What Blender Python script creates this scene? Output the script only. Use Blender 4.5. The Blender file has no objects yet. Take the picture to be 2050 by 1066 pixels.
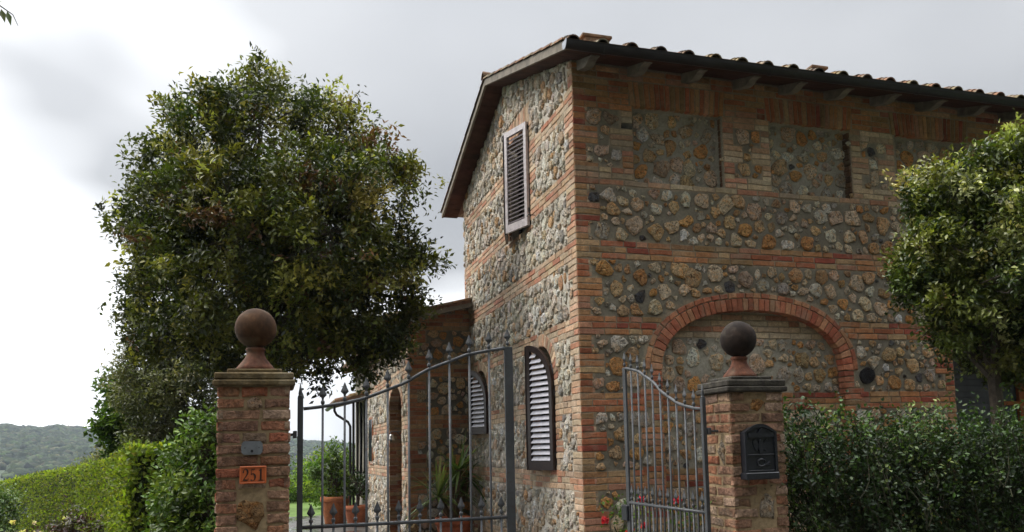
import bpy, math, random
import numpy as np
from mathutils import Vector, Matrix, noise as mnoise

random.seed(7)
rng = np.random.default_rng(7)
scene = bpy.context.scene
R = math.radians

# ------------------------------------------------------------------ camera
CAM = np.array([-3.0104, -8.4584, 1.6])
YAW, PITCH, ROLL = R(18.7906), R(6.2767), R(-1.5044)
FPX, CX, CY = 1740.53, 1135.92, 704.64          # focal length and principal point on a 2050 x 1066 frame
FWD = np.array([math.sin(YAW) * math.cos(PITCH), math.cos(YAW) * math.cos(PITCH), math.sin(PITCH)])
_r = np.array([math.cos(YAW), -math.sin(YAW), 0.0])
_u = np.cross(_r, FWD)
RIGHT = math.cos(ROLL) * _r + math.sin(ROLL) * _u
UP = -math.sin(ROLL) * _r + math.cos(ROLL) * _u
cam_data = bpy.data.cameras.new("camera")
cam_data.sensor_width = 36.0
cam_data.sensor_fit = 'HORIZONTAL'
cam_data.lens = 36.0 * FPX / 2050.0
cam_data.shift_x = (1025.0 - CX) / 2050.0
cam_data.shift_y = (CY - 533.0) / 2050.0
cam_data.clip_start = 0.1
cam_data.clip_end = 6000.0
cam = bpy.data.objects.new("camera", cam_data)
scene.collection.objects.link(cam)
m = Matrix.Identity(4)
for i in range(3):
    m[i][0], m[i][1], m[i][2], m[i][3] = RIGHT[i], UP[i], -FWD[i], CAM[i]
cam.matrix_world = m
scene.camera = cam

# ------------------------------------------------------------------ world
SUN_AZ, SUN_EL = R(-78.0), R(49.0)              # azimuth from +Y towards +X
SUN_DIR = np.array([math.sin(SUN_AZ) * math.cos(SUN_EL), math.cos(SUN_AZ) * math.cos(SUN_EL), math.sin(SUN_EL)])
world = bpy.data.worlds.new("World")
scene.world = world
world.use_nodes = True
wn, wl = world.node_tree.nodes, world.node_tree.links
wn.clear()
w_out = wn.new("ShaderNodeOutputWorld")
w_bg = wn.new("ShaderNodeBackground")
w_sky = wn.new("ShaderNodeTexSky")
w_sky.sky_type = 'NISHITA'
w_sky.sun_disc = False
w_sky.sun_elevation = SUN_EL
w_sky.sun_rotation = SUN_AZ
w_tc = wn.new("ShaderNodeTexCoord")
w_sep = wn.new("ShaderNodeSeparateXYZ")
wl.new(w_tc.outputs['Generated'], w_sep.inputs[0])


def wmath(op, a, b=None, clamp=False):
    n = wn.new("ShaderNodeMath")
    n.operation = op
    n.use_clamp = clamp
    for k, v in enumerate((a, b)):
        if v is None:
            continue
        if isinstance(v, (int, float)):
            n.inputs[k].default_value = v
        else:
            wl.new(v, n.inputs[k])
    return n.outputs[0]


zc = wmath('ADD', wmath('MAXIMUM', w_sep.outputs[2], 0.0), 0.32)
w_comb = wn.new("ShaderNodeCombineXYZ")
wl.new(wmath('DIVIDE', w_sep.outputs[0], zc), w_comb.inputs[0])
wl.new(wmath('DIVIDE', w_sep.outputs[1], zc), w_comb.inputs[1])
w_comb.inputs[2].default_value = 10.09
w_n1 = wn.new("ShaderNodeTexNoise")
w_n1.inputs['Scale'].default_value = 0.85
w_n1.inputs['Detail'].default_value = 3.5
w_n1.inputs['Roughness'].default_value = 0.45
w_n1.inputs['Distortion'].default_value = 0.25
wl.new(w_comb.outputs[0], w_n1.inputs['Vector'])
w_dot = wn.new("ShaderNodeVectorMath")
w_dot.operation = 'DOT_PRODUCT'
wl.new(w_tc.outputs['Generated'], w_dot.inputs[0])
w_dot.inputs[1].default_value = (math.sin(R(-48)) * .97, math.cos(R(-48)) * .97, 0.24)
w_ma = wn.new("ShaderNodeMath")
w_ma.operation = 'MULTIPLY_ADD'
wl.new(w_dot.outputs['Value'], w_ma.inputs[0])
w_ma.inputs[1].default_value = 0.5
w_ma.inputs[2].default_value = 0.5
glow = wmath('POWER', w_ma.outputs[0], 4.0)
w_ramp = wn.new("ShaderNodeValToRGB")
cr = w_ramp.color_ramp
cr.elements[0].position = 0.36
cr.elements[0].color = (0.180, 0.186, 0.196, 1)
cr.elements[1].position = 0.70
cr.elements[1].color = (0.95, 0.96, 0.97, 1)
e = cr.elements.new(0.50)
e.color = (0.255, 0.260, 0.268, 1)
w_fac = wmath('ADD', w_n1.outputs['Fac'], wmath('MULTIPLY', glow, 0.385))
w_fac = wmath('ADD', w_fac, -0.10)
wl.new(w_fac, w_ramp.inputs[0])
# an overcast sky is brightest overhead
zen = wmath('MULTIPLY', wmath('POWER', wmath('MAXIMUM', w_sep.outputs[2], 0.0), 2.0), 4.4)
# the cloud deck in front of a thin share of clear sky
w_mulsky = wn.new("ShaderNodeVectorMath")
w_mulsky.operation = 'SCALE'
wl.new(w_sky.outputs[0], w_mulsky.inputs[0])
w_mulsky.inputs['Scale'].default_value = 0.08
w_gl = wn.new("ShaderNodeVectorMath")
w_gl.operation = 'SCALE'
wl.new(w_ramp.outputs[0], w_gl.inputs[0])
wl.new(wmath('ADD', wmath('ADD', wmath('MULTIPLY', glow, 0.5), 1.0), zen), w_gl.inputs['Scale'])
w_mix = wn.new("ShaderNodeMix")
w_mix.data_type = 'RGBA'
w_mix.inputs[0].default_value = 0.94
wl.new(w_mulsky.outputs[0], w_mix.inputs[6])
wl.new(w_gl.outputs[0], w_mix.inputs[7])
wl.new(w_mix.outputs[2], w_bg.inputs[0])
w_bg.inputs[1].default_value = 1.0
wl.new(w_bg.outputs[0], w_out.inputs[0])

sun_data = bpy.data.lights.new("sun", 'SUN')
sun_data.energy = 1.5
sun_data.angle = R(14)
sun_data.color = (1.0, 0.95, 0.87)
sun = bpy.data.objects.new("sun", sun_data)
scene.collection.objects.link(sun)
sun.rotation_euler = Vector(SUN_DIR).to_track_quat('Z', 'Y').to_euler()
sun.location = (-20, 5, 25)

scene.view_settings.view_transform = 'Standard'
scene.view_settings.look = 'None'
scene.view_settings.gamma = 1.0
scene.view_settings.exposure = 0.7
scene.view_settings.use_curve_mapping = False
scene.cycles.use_denoising = True
scene.cycles.max_bounces = 7
scene.cycles.diffuse_bounces = 3
scene.cycles.glossy_bounces = 3
scene.cycles.transmission_bounces = 4
scene.cycles.transparent_max_bounces = 8
scene.cycles.volume_bounces = 0


# ------------------------------------------------------------------ helpers
def at(px, py, d):
    """A point of the place, d metres ahead of where the photographer stood."""
    return CAM + d * (FWD + (px - CX) / FPX * RIGHT - (py - CY) / FPX * UP)


def project(P):
    D = np.asarray(P, float) - CAM
    w = np.maximum(D @ FWD, 0.05)
    return CX + FPX * (D @ RIGHT) / w, CY - FPX * (D @ UP) / w, w


WORLD = {}


def place(o, parent, loc):
    loc = np.asarray(loc, float)
    WORLD[o.name] = loc
    if parent is not None:
        o.parent = parent
        loc = loc - WORLD[parent.name]
    o.location = tuple(loc)
    scene.collection.objects.link(o)


def empty(name, loc):
    o = bpy.data.objects.new(name, None)
    o.empty_display_size = 0.1
    place(o, None, loc)
    return o


def tag(o, label=None, cat=None, group=None, kind=None):
    if label:
        o["label"] = label
    if cat:
        o["category"] = cat
    if group:
        o["group"] = group
    if kind:
        o["kind"] = kind
    return o


class MB:
    def __init__(s):
        s.v, s.f, s.t = [], [], []

    def add(s, V, F, tint=(1, 1, 1)):
        o = len(s.v)
        s.v.extend([tuple(map(float, p)) for p in V])
        s.f.extend([tuple(i + o for i in f) for f in F])
        s.t.extend([tint] * len(V))
        return s

    def box(s, lo, hi, tint=(1, 1, 1), rz=0.0, bev=0.0):
        x0, y0, z0 = lo
        x1, y1, z1 = hi
        if bev > 0:
            b = bev
            V, F = [], []
            # chamfered box: 24 corner vertices
            idx = {}
            for ix, x in enumerate((x0, x1)):
                for iy, y in enumerate((y0, y1)):
                    for iz, z in enumerate((z0, z1)):
                        sx, sy, sz = (1 if ix == 0 else -1), (1 if iy == 0 else -1), (1 if iz == 0 else -1)
                        for ax in range(3):
                            p = [x + sx * b, y + sy * b, z + sz * b]
                            p[ax] = (x, y, z)[ax]
                            idx[(ix, iy, iz, ax)] = len(V)
                            V.append(p)
            for k in (0, 1):
                F.append([idx[(k, a, c, 0)] for a, c in ((0, 0), (1, 0), (1, 1), (0, 1))])
                F.append([idx[(a, k, c, 1)] for a, c in ((0, 0), (1, 0), (1, 1), (0, 1))])
                F.append([idx[(a, c, k, 2)] for a, c in ((0, 0), (1, 0), (1, 1), (0, 1))])
            for a in (0, 1):
                for c in (0, 1):
                    F.append([idx[(0, a, c, 1)], idx[(1, a, c, 1)], idx[(1, a, c, 2)], idx[(0, a, c, 2)]])
                    F.append([idx[(a, 0, c, 0)], idx[(a, 1, c, 0)], idx[(a, 1, c, 2)], idx[(a, 0, c, 2)]])
                    F.append([idx[(a, c, 0, 0)], idx[(a, c, 1, 0)], idx[(a, c, 1, 1)], idx[(a, c, 0, 1)]])
                    for d in (0, 1):
                        F.append([idx[(a, c, d, 0)], idx[(a, c, d, 1)], idx[(a, c, d, 2)]])
        else:
            V = [(x0, y0, z0), (x1, y0, z0), (x1, y1, z0), (x0, y1, z0), (x0, y0, z1), (x1, y0, z1), (x1, y1, z1), (x0, y1, z1)]
            F = [(0, 3, 2, 1), (4, 5, 6, 7), (0, 1, 5, 4), (1, 2, 6, 5), (2, 3, 7, 6), (3, 0, 4, 7)]
        if rz:
            cx, cy = (x0 + x1) / 2, (y0 + y1) / 2
            c, q = math.cos(rz), math.sin(rz)
            V = [(cx + (p[0] - cx) * c - (p[1] - cy) * q, cy + (p[0] - cx) * q + (p[1] - cy) * c, p[2]) for p in V]
        return s.add(V, F, tint)

    def tube(s, pts, rad, seg=6, tint=(1, 1, 1), cap=True):
        pts = [np.asarray(p, float) for p in pts]
        n = len(pts)
        rads = rad if isinstance(rad, (list, tuple, np.ndarray)) else [rad] * n
        V, F = [], []
        ref = np.array([0.0, 0.0, 1.0])
        for i, p in enumerate(pts):
            d = pts[min(i + 1, n - 1)] - pts[max(i - 1, 0)]
            d = d / (np.linalg.norm(d) + 1e-9)
            if abs(d @ ref) > 0.95:
                ref = np.array([1.0, 0.0, 0.0]) if abs(d[0]) < 0.9 else np.array([0.0, 1.0, 0.0])
            a = np.cross(d, ref)
            a /= np.linalg.norm(a) + 1e-9
            b = np.cross(d, a)
            for k in range(seg):
                t = 2 * math.pi * (k + .5) / seg
                V.append(p + rads[i] * (math.cos(t) * a + math.sin(t) * b))
        for i in range(n - 1):
            for k in range(seg):
                k2 = (k + 1) % seg
                F.append((i * seg + k, i * seg + k2, (i + 1) * seg + k2, (i + 1) * seg + k))
        if cap:
            F.append(tuple(range(seg))[::-1])
            F.append(tuple((n - 1) * seg + k for k in range(seg)))
        return s.add(V, F, tint)

    def lathe(s, prof, c, seg=20, tint=(1, 1, 1)):
        V, F = [], []
        for (r, z) in prof:
            for k in range(seg):
                t = 2 * math.pi * k / seg
                V.append((c[0] + r * math.cos(t), c[1] + r * math.sin(t), c[2] + z))
        for i in range(len(prof) - 1):
            for k in range(seg):
                k2 = (k + 1) % seg
                F.append((i * seg + k, i * seg + k2, (i + 1) * seg + k2, (i + 1) * seg + k))
        F.append(tuple(range(seg))[::-1])
        F.append(tuple((len(prof) - 1) * seg + k for k in range(seg)))
        return s.add(V, F, tint)

    def prism(s, poly, mapf, n0, n1, tint=(1, 1, 1)):
        k = len(poly)
        V = [mapf(u, n0, z) for u, z in poly] + [mapf(u, n1, z) for u, z in poly]
        F = [tuple(range(k))[::-1], tuple(range(k, 2 * k))]
        F += [(i, (i + 1) % k, k + (i + 1) % k, k + i) for i in range(k)]
        return s.add(V, F, tint)

    def build(s, name, mat, parent=None, smooth=False, loc=None):
        return mesh_obj(name, np.array(s.v), s.f, mat, parent, np.array(s.t), smooth, loc)


def mesh_obj(name, V, F, mat, parent=None, tint=None, smooth=False, loc=None):
    V = np.asarray(V, float)
    if loc is None:
        loc = (V.min(0) + V.max(0)) / 2
        if parent is None:
            loc[2] = V[:, 2].min()
    me = bpy.data.meshes.new(name)
    if isinstance(F, np.ndarray):
        n, k = F.shape
        me.vertices.add(len(V))
        me.vertices.foreach_set('co', (V - loc).astype(np.float32).ravel())
        me.loops.add(n * k)
        me.loops.foreach_set('vertex_index', F.astype(np.int32).ravel())
        me.polygons.add(n)
        me.polygons.foreach_set('loop_start', np.arange(0, n * k, k, dtype=np.int32))
        me.update(calc_edges=True)
    else:
        me.from_pydata([tuple(p) for p in (V - loc)], [], F)
    if tint is not None:
        ca = me.color_attributes.new('tint', 'FLOAT_COLOR', 'POINT')
        c = np.ones((len(V), 4), np.float32)
        c[:, :3] = tint
        ca.data.foreach_set('color', c.ravel())
    if smooth:
        me.polygons.foreach_set('use_smooth', np.ones(len(me.polygons), dtype=bool))
    me.update()
    me.materials.append(mat)
    o = bpy.data.objects.new(name, me)
    place(o, parent, loc)
    return o


# ------------------------------------------------------------------ materials
def nodes(name):
    mt = bpy.data.materials.new(name)
    mt.use_nodes = True
    n, l = mt.node_tree.nodes, mt.node_tree.links
    b = n["Principled BSDF"]
    return mt, n, l, b


def tex(n, l, kind, vec, scale, detail=4.0, rough=0.55, dist=0.0):
    t = n.new("ShaderNodeTex" + kind)
    t.inputs['Scale'].default_value = scale
    if kind == 'Noise':
        t.inputs['Detail'].default_value = detail
        t.inputs['Roughness'].default_value = rough
        t.inputs['Distortion'].default_value = dist
    l.new(vec, t.inputs['Vector'])
    return t


def ramp(n, l, fac, stops):
    r = n.new("ShaderNodeValToRGB")
    els = r.color_ramp.elements
    while len(els) < len(stops):
        els.new(0.5)
    for e_, (p, c) in zip(els, stops):
        e_.position = p
        e_.color = (*c, 1) if len(c) == 3 else c
    l.new(fac, r.inputs[0])
    return r.outputs[0]


def mixc(n, l, mode, fac, a, b):
    x = n.new("ShaderNodeMix")
    x.data_type = 'RGBA'
    x.blend_type = mode
    for sock, v in ((x.inputs[0], fac), (x.inputs[6], a), (x.inputs[7], b)):
        if isinstance(v, (int, float)):
            sock.default_value = v
        elif isinstance(v, tuple):
            sock.default_value = (*v, 1) if len(v) == 3 else v
        else:
            l.new(v, sock)
    return x.outputs[2]


def bump(n, l, b, height, strength=0.5, dist=0.01, prev=None):
    bp = n.new("ShaderNodeBump")
    bp.inputs['Strength'].default_value = strength
    bp.inputs['Distance'].default_value = dist
    l.new(height, bp.inputs['Height'])
    if prev is not None:
        l.new(prev, bp.inputs['Normal'])
    l.new(bp.outputs[0], b.inputs['Normal'])
    return bp.outputs[0]


def g_pos(n):
    return n.new("ShaderNodeNewGeometry").outputs['Position']


def attr(n, name='tint'):
    a = n.new("ShaderNodeAttribute")
    a.attribute_name = name
    return a.outputs['Color']


def mat_masonry(name, lo, hi, scale, bstr, bdist, stain=0.75, rough=0.9, pits=0.0, lichen=0.0, veins=0.0):
    """tint attribute times fine mottling, with relief."""
    mt, n, l, b = nodes(name)
    p = g_pos(n)
    t1 = tex(n, l, 'Noise', p, scale, 6, 0.65, 0.3)
    t2 = tex(n, l, 'Noise', p, scale * 4.3, 4, 0.6)
    c = mixc(n, l, 'MULTIPLY', 1.0, attr(n), ramp(n, l, t1.outputs['Fac'], [(0.3, (lo,) * 3), (0.7, (hi,) * 3)]))
    c = mixc(n, l, 'MULTIPLY', 0.7, c, ramp(n, l, t2.outputs['Fac'], [(0.3, (0.62, 0.6, 0.58)), (0.68, (1.22, 1.2, 1.17))]))
    t5 = tex(n, l, 'Noise', p, 1.1, 4, 0.6, 0.8)
    c = mixc(n, l, 'MULTIPLY', stain, c, ramp(n, l, t5.outputs['Fac'], [(0.32, (0.66, 0.62, 0.58)), (0.62, (1.10, 1.09, 1.07))]))
    if pits:
        v = tex(n, l, 'Voronoi', p, scale * 2.0)
        t3 = tex(n, l, 'Noise', p, scale * 1.15, 5, 0.72, 1.6)
        pit = ramp(n, l, t3.outputs['Fac'], [(0.38, (0.10, 0.07, 0.05)), (0.48, (0.85, 0.85, 0.85)), (0.60, (1.05, 1.05, 1.05)), (0.70, (1.45, 1.42, 1.36))])
        c = mixc(n, l, 'MULTIPLY', pits, c, pit)
    if lichen:
        t4 = tex(n, l, 'Noise', p, 5.0, 5, 0.6, 0.5)
        f = ramp(n, l, t4.outputs['Fac'], [(0.52, (0, 0, 0)), (0.66, (lichen,) * 3)])
        c = mixc(n, l, 'MIX', f, c, (0.33, 0.30, 0.22))
    if veins:
        t6 = tex(n, l, 'Noise', p, 13.0, 4, 0.6, 1.0)
        c = mixc(n, l, 'MULTIPLY', veins, c, ramp(n, l, t6.outputs['Fac'], [(0.36, (1.12, 0.82, 0.52)), (0.5, (1.0, 0.97, 0.92)), (0.64, (1.08, 1.10, 1.12))]))
    l.new(c, b.inputs['Base Color'])
    b.inputs['Roughness'].default_value = rough
    b.inputs['Specular IOR Level'].default_value = 0.25
    h = mixc(n, l, 'ADD', 0.5, t1.outputs['Fac'], t2.outputs['Fac'])
    if pits:
        h = mixc(n, l, 'ADD', 1.0, h, pit)
    bump(n, l, b, h, bstr, bdist)
    return mt


def mat_plain(name, col, rough=0.6, var=0.25, scale=8.0, spec=0.4, metal=0.0, bstr=0.15, bdist=0.004, coat=0.0, tinted=False):
    mt, n, l, b = nodes(name)
    p = g_pos(n)
    t1 = tex(n, l, 'Noise', p, scale, 5, 0.6, 0.2)
    r_ = ramp(n, l, t1.outputs['Fac'], [(0.3, (1 - var,) * 3), (0.7, (1 + var * .6,) * 3)])
    base = attr(n) if tinted else None
    if tinted:
        c = mixc(n, l, 'MULTIPLY', 1.0, base, r_)
        c = mixc(n, l, 'MULTIPLY', 1.0, c, col)
    else:
        c = mixc(n, l, 'MULTIPLY', 1.0, col, r_)
    l.new(c, b.inputs['Base Color'])
    b.inputs['Roughness'].default_value = rough
    b.inputs['Metallic'].default_value = metal
    b.inputs['Specular IOR Level'].default_value = spec
    b.inputs['Coat Weight'].default_value = coat
    b.inputs['Coat Roughness'].default_value = 0.25
    bump(n, l, b, t1.outputs['Fac'], bstr, bdist)
    return mt


def mat_leaf(name, rough=0.42, trans=0.35, spec=0.45):
    mt, n, l, b = nodes(name)
    t1 = tex(n, l, 'Noise', g_pos(n), 30.0, 2, 0.5)
    c = mixc(n, l, 'MULTIPLY', 1.0, attr(n), ramp(n, l, t1.outputs['Fac'], [(0.3, (0.75, 0.78, 0.7)), (0.7, (1.2, 1.17, 1.1))]))
    l.new(c, b.inputs['Base Color'])
    b.inputs['Roughness'].default_value = rough
    b.inputs['Specular IOR Level'].default_value = spec
    tr = n.new("ShaderNodeBsdfTranslucent")
    ct = mixc(n, l, 'MULTIPLY', 1.0, c, (1.25, 1.35, 0.55))
    l.new(ct, tr.inputs[0])
    ms = n.new("ShaderNodeMixShader")
    ms.inputs[0].default_value = trans
    l.new(b.outputs[0], ms.inputs[1])
    l.new(tr.outputs[0], ms.inputs[2])
    l.new(ms.outputs[0], n["Material Output"].inputs[0])
    return mt


M = {}
M['brick'] = mat_masonry('brick', 0.62, 1.22, 20.0, 0.6, 0.007, lichen=0.30)
M['old_brick'] = mat_masonry('old_brick', 0.5, 1.25, 15.0, 0.9, 0.010, lichen=0.2, pits=.22)
M['stone'] = mat_masonry('stone', 0.80, 1.35, 30.0, 1.0, 0.022, pits=0.85, stain=.15, veins=.85)
M['pale_stone'] = mat_masonry('pale_stone', 0.80, 1.35, 34.0, 1.0, 0.02, pits=0.6, stain=.15, veins=.5)
M['mortar'] = mat_masonry('mortar', 0.78, 1.18, 9.0, 0.6, 0.008)
M['tile'] = mat_masonry('tile', 0.5, 1.3, 14.0, 0.5, 0.006, lichen=0.75)
M['cap'] = mat_masonry('cap_stone', 0.45, 1.35, 16.0, 0.8, 0.008, lichen=0.22)
M['terracotta'] = mat_masonry('terracotta', 0.7, 1.2, 9.0, 0.3, 0.003)
M['weathered_terracotta'] = mat_masonry('weathered_terracotta', 0.22, 2.0, 7.5, 0.5, 0.004, lichen=.16)
M['iron'] = mat_plain('iron', (0.075, 0.079, 0.085), 0.5, 0.35, 20, 0.5, 0.25)
def mat_rusty():
    mt, n, l, b = nodes('painted_iron')
    p = g_pos(n)
    t1 = tex(n, l, 'Noise', p, 38, 6, 0.7, 0.4)
    t2 = tex(n, l, 'Noise', p, 7, 4, 0.6)
    c = ramp(n, l, t2.outputs['Fac'], [(0.3, (0.036, 0.039, 0.043)), (0.7, (0.072, 0.076, 0.081))])
    f = ramp(n, l, t1.outputs['Fac'], [(0.58, (0, 0, 0)), (0.70, (.8, .8, .8))])
    c = mixc(n, l, 'MIX', f, c, (0.085, 0.045, 0.028))
    l.new(c, b.inputs['Base Color'])
    l.new(ramp(n, l, t1.outputs['Fac'], [(0.4, (.42,) * 3), (0.7, (.85,) * 3)]), b.inputs['Roughness'])
    b.inputs['Metallic'].default_value = .15
    bump(n, l, b, t1.outputs['Fac'], .35, .002)
    return mt


M['iron'] = mat_rusty()
M['gutter'] = mat_plain('gutter_metal', (0.022, 0.020, 0.021), 0.35, 0.4, 6, 0.5, 0.3)
M['black_iron'] = mat_plain('black_iron', (0.018, 0.02, 0.026), 0.35, 0.3, 40, 0.55, 0.2, 0.3)
M['brown_paint'] = mat_plain('brown_paint', (0.028, 0.017, 0.016), 0.32, 0.35, 14, 0.5, 0, 0.1)
M['faded_paint'] = mat_plain('faded_paint', (0.52, 0.47, 0.48), 0.38, 0.35, 18, 0.6)  # pale tint stands for sky sheen on the brown upper frame
M['slat_paint'] = mat_plain('slat_paint', (0.64, 0.63, 0.69), 0.28, 0.2, 16, 0.8)  # sky reflection on the brown slats put into their base colour
M['dark_slat'] = mat_plain('dark_slat', (0.085, 0.065, 0.07), 0.35, 0.25, 12, 0.7)
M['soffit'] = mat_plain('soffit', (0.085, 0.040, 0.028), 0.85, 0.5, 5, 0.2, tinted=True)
M['timber'] = mat_plain('timber', (0.20, 0.172, 0.138), 0.8, 0.45, 9, 0.2)
M['warm_timber'] = mat_plain('warm_timber', (0.34, 0.11, 0.035), 0.5, 0.3, 10, 0.4)
M['render_grey'] = mat_plain('grey_render', (0.13, 0.135, 0.15), 0.9, 0.2, 6, 0.2)
M['dark'] = mat_plain('dark_interior', (0.02, 0.02, 0.02), 0.9, 0.2, 4, 0.1)
M['bark'] = mat_masonry('bark', 0.5, 1.3, 18.0, 0.9, 0.012)
M['bark_v'] = None
M['leaf'] = mat_leaf('leaf', .38, .25, .5)
M['leaf_gloss'] = mat_leaf('glossy_leaf', 0.42, 0.25, 0.35)
M['leaf_thin'] = mat_leaf('thin_leaf', 0.5, 0.5, 0.3)
M['petal'] = mat_leaf('petal', 0.6, 0.4, 0.2)
M['plate'] = mat_plain('galvanised_plate', (0.22, 0.235, 0.26), 0.42, 0.2, 30, 0.5, 0.6)
M['number_tile'] = mat_plain('number_tile', (0.50, 0.115, 0.028), 0.45, 0.2, 25, 0.5)
M['ink'] = mat_plain('dark_glaze', (0.03, 0.012, 0.008), 0.4, 0.2, 25, 0.5)
M['cloth'] = mat_plain('grey_cloth', (0.10, 0.105, 0.115), 0.85, 0.3, 10, 0.2)
M['bronze'] = mat_plain('bell_metal', (0.42, 0.40, 0.38), 0.3, 0.3, 20, 0.5, 0.8)


def mat_glass():
    mt, n, l, b = nodes('window_glass')
    b.inputs['Base Color'].default_value = (0.03, 0.04, 0.045, 1)
    b.inputs['Roughness'].default_value = 0.06
    b.inputs['Specular IOR Level'].default_value = 0.9
    return mt


M['glass'] = mat_glass()


def mat_ground():
    mt, n, l, b = nodes('ground_earth_and_fields')
    p = g_pos(n)
    t1 = tex(n, l, 'Noise', p, 0.008, 6, 0.6, 0.6)
    t2 = tex(n, l, 'Noise', p, 0.9, 5, 0.6)
    c = ramp(n, l, t1.outputs['Fac'], [(0.36, (0.030, 0.045, 0.022)), (0.48, (0.045, 0.065, 0.026)), (0.60, (0.085, 0.10, 0.04)), (0.7, (0.04, 0.06, 0.025))])
    c = mixc(n, l, 'MULTIPLY', 1.0, c, ramp(n, l, t2.outputs['Fac'], [(0.3, (0.7,) * 3), (0.7, (1.2,) * 3)]))
    l.new(c, b.inputs['Base Color'])
    b.inputs['Roughness'].default_value = 0.95
    return mt


def mat_paving():
    mt, n, l, b = nodes('wet_paving')
    p = g_pos(n)
    t1 = tex(n, l, 'Noise', p, 0.9, 5, 0.6, 0.4)
    t2 = tex(n, l, 'Noise', p, 14, 5, 0.6)
    c = ramp(n, l, t2.outputs['Fac'], [(0.3, (0.055, 0.05, 0.045)), (0.7, (0.11, 0.10, 0.09))])
    l.new(c, b.inputs['Base Color'])
    l.new(ramp(n, l, t1.outputs['Fac'], [(0.42, (0.04,) * 3), (0.6, (0.55,) * 3)]), b.inputs['Roughness'])
    bump(n, l, b, t2.outputs['Fac'], 0.15, 0.003)
    return mt


M['ground'] = mat_ground()
M['paving'] = mat_paving()
M['lawn'] = mat_plain('lawn', (0.10, 0.16, 0.035), 0.9, 0.35, 3, 0.2)

# ------------------------------------------------------------------ terrain
RIDGE = [(-180, 42), (-40, 42), (-12.5, 40), (-8, 34), (-3, 26), (1, 21), (4, 12), (9, 5), (30, 4), (180, 30)]


def sstep(a, b, x):
    t = np.clip((x - a) / (b - a), 0, 1)
    return t * t * (3 - 2 * t)


def terrain_h(r, az):
    azd = np.degrees(az)
    rz = np.interp(azd, [a for a, _ in RIDGE], [z for _, z in RIDGE])
    rz = rz + 1.5 * np.sin(azd * 2.1) + 0.9 * np.sin(azd * 5.3 + 1)
    h = -0.05 - 1.2 * sstep(26, 70, r) - 15 * sstep(60, 380, r)
    h = h + (rz + 16.25) * sstep(420, 1250, r) ** 0.85 - 12 * sstep(1300, 1500, r)
    return h


az_list = np.radians(np.concatenate([np.arange(-180, -20, 4), np.arange(-20, 30, 0.4), np.arange(30, 180.1, 4)]))
r_list = np.concatenate([[0.5], np.geomspace(4, 1500, 90)])
AZ, RR = np.meshgrid(az_list, r_list)
HH = terrain_h(RR, AZ)
TV = np.stack([CAM[0] + RR * np.sin(AZ), CAM[1] + RR * np.cos(AZ), HH], -1).reshape(-1, 3)
na, nr = len(az_list), len(r_list)
ii = np.arange(nr - 1)[:, None] * na + np.arange(na - 1)[None, :]
TF = np.stack([ii, ii + 1, ii + na + 1, ii + na], -1).reshape(-1, 4)
ground = mesh_obj('ground', TV, TF, M['ground'], None, None, True, loc=np.zeros(3))
tag(ground, 'earth and fields running from the yard to the wooded hills', 'ground', kind='structure')

paving = MB()
paving.box((-9, -16, -0.046), (9, 12.0, 0.0))
paving.box((-9, 12.01, -0.047), (2.0, 15.5, -0.002))
pv = paving.build('paving', M['paving'])
tag(pv, 'wet pale stone paving of the yard behind the gate', 'paving', kind='structure')
lw = MB()
lx, ly = np.linspace(-14, 6, 41), np.linspace(15.5, 30, 30)
V = [(x, y, -0.02 + 0.03 * math.sin(x * 1.3) * math.sin(y)) for y in ly for x in lx]
F = [(j * 41 + i, j * 41 + i + 1, (j + 1) * 41 + i + 1, (j + 1) * 41 + i) for j in range(29) for i in range(40)]
lw.add(V, F)
lawn = lw.build('lawn', M['lawn'], smooth=True)
tag(lawn, 'bright green lawn behind the paved yard', 'lawn', kind='structure')


# ------------------------------------------------------------------ foliage engine
def unit(a):
    return a / (np.linalg.norm(a, axis=-1, keepdims=True) + 1e-9)


def leaves_mesh(name, pos, d, nrm, L, W, tint, mat, parent=None, loc=None, curl=0.12):
    """Folded five-point leaves as one mesh."""
    d = unit(d)
    s = unit(np.cross(d, nrm))
    nn = np.cross(s, d)
    L, W = L[:, None], W[:, None]
    b = pos
    t = pos + d * L - nn * L * curl
    mid = pos + d * L * .48 - nn * W * .18
    lft = pos + d * L * .45 - s * W * .5 + nn * W * .12
    rgt = pos + d * L * .45 + s * W * .5 + nn * W * .12
    N = len(pos)
    V = np.stack([b, rgt, t, lft, mid], 1).reshape(-1, 3)
    o = np.arange(N)[:, None] * 5
    F = np.concatenate([o + np.array([[0, 1, 2, 4]]), o + np.array([[0, 4, 2, 3]])], 0)
    T = np.repeat(tint, 5, 0)
    return mesh_obj(name, V, F, mat, parent, T, False, loc)


def palette(N, cols, weights, jit=0.18, hue=0.06):
    cols = np.array(cols)
    k = rng.choice(len(cols), N, p=np.array(weights) / np.sum(weights))
    c = cols[k] * (1 + jit * rng.standard_normal((N, 1)))
    c = c * (1 + hue * rng.standard_normal((N, 3)))
    return np.clip(c, 0.004, 0.9)


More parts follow.
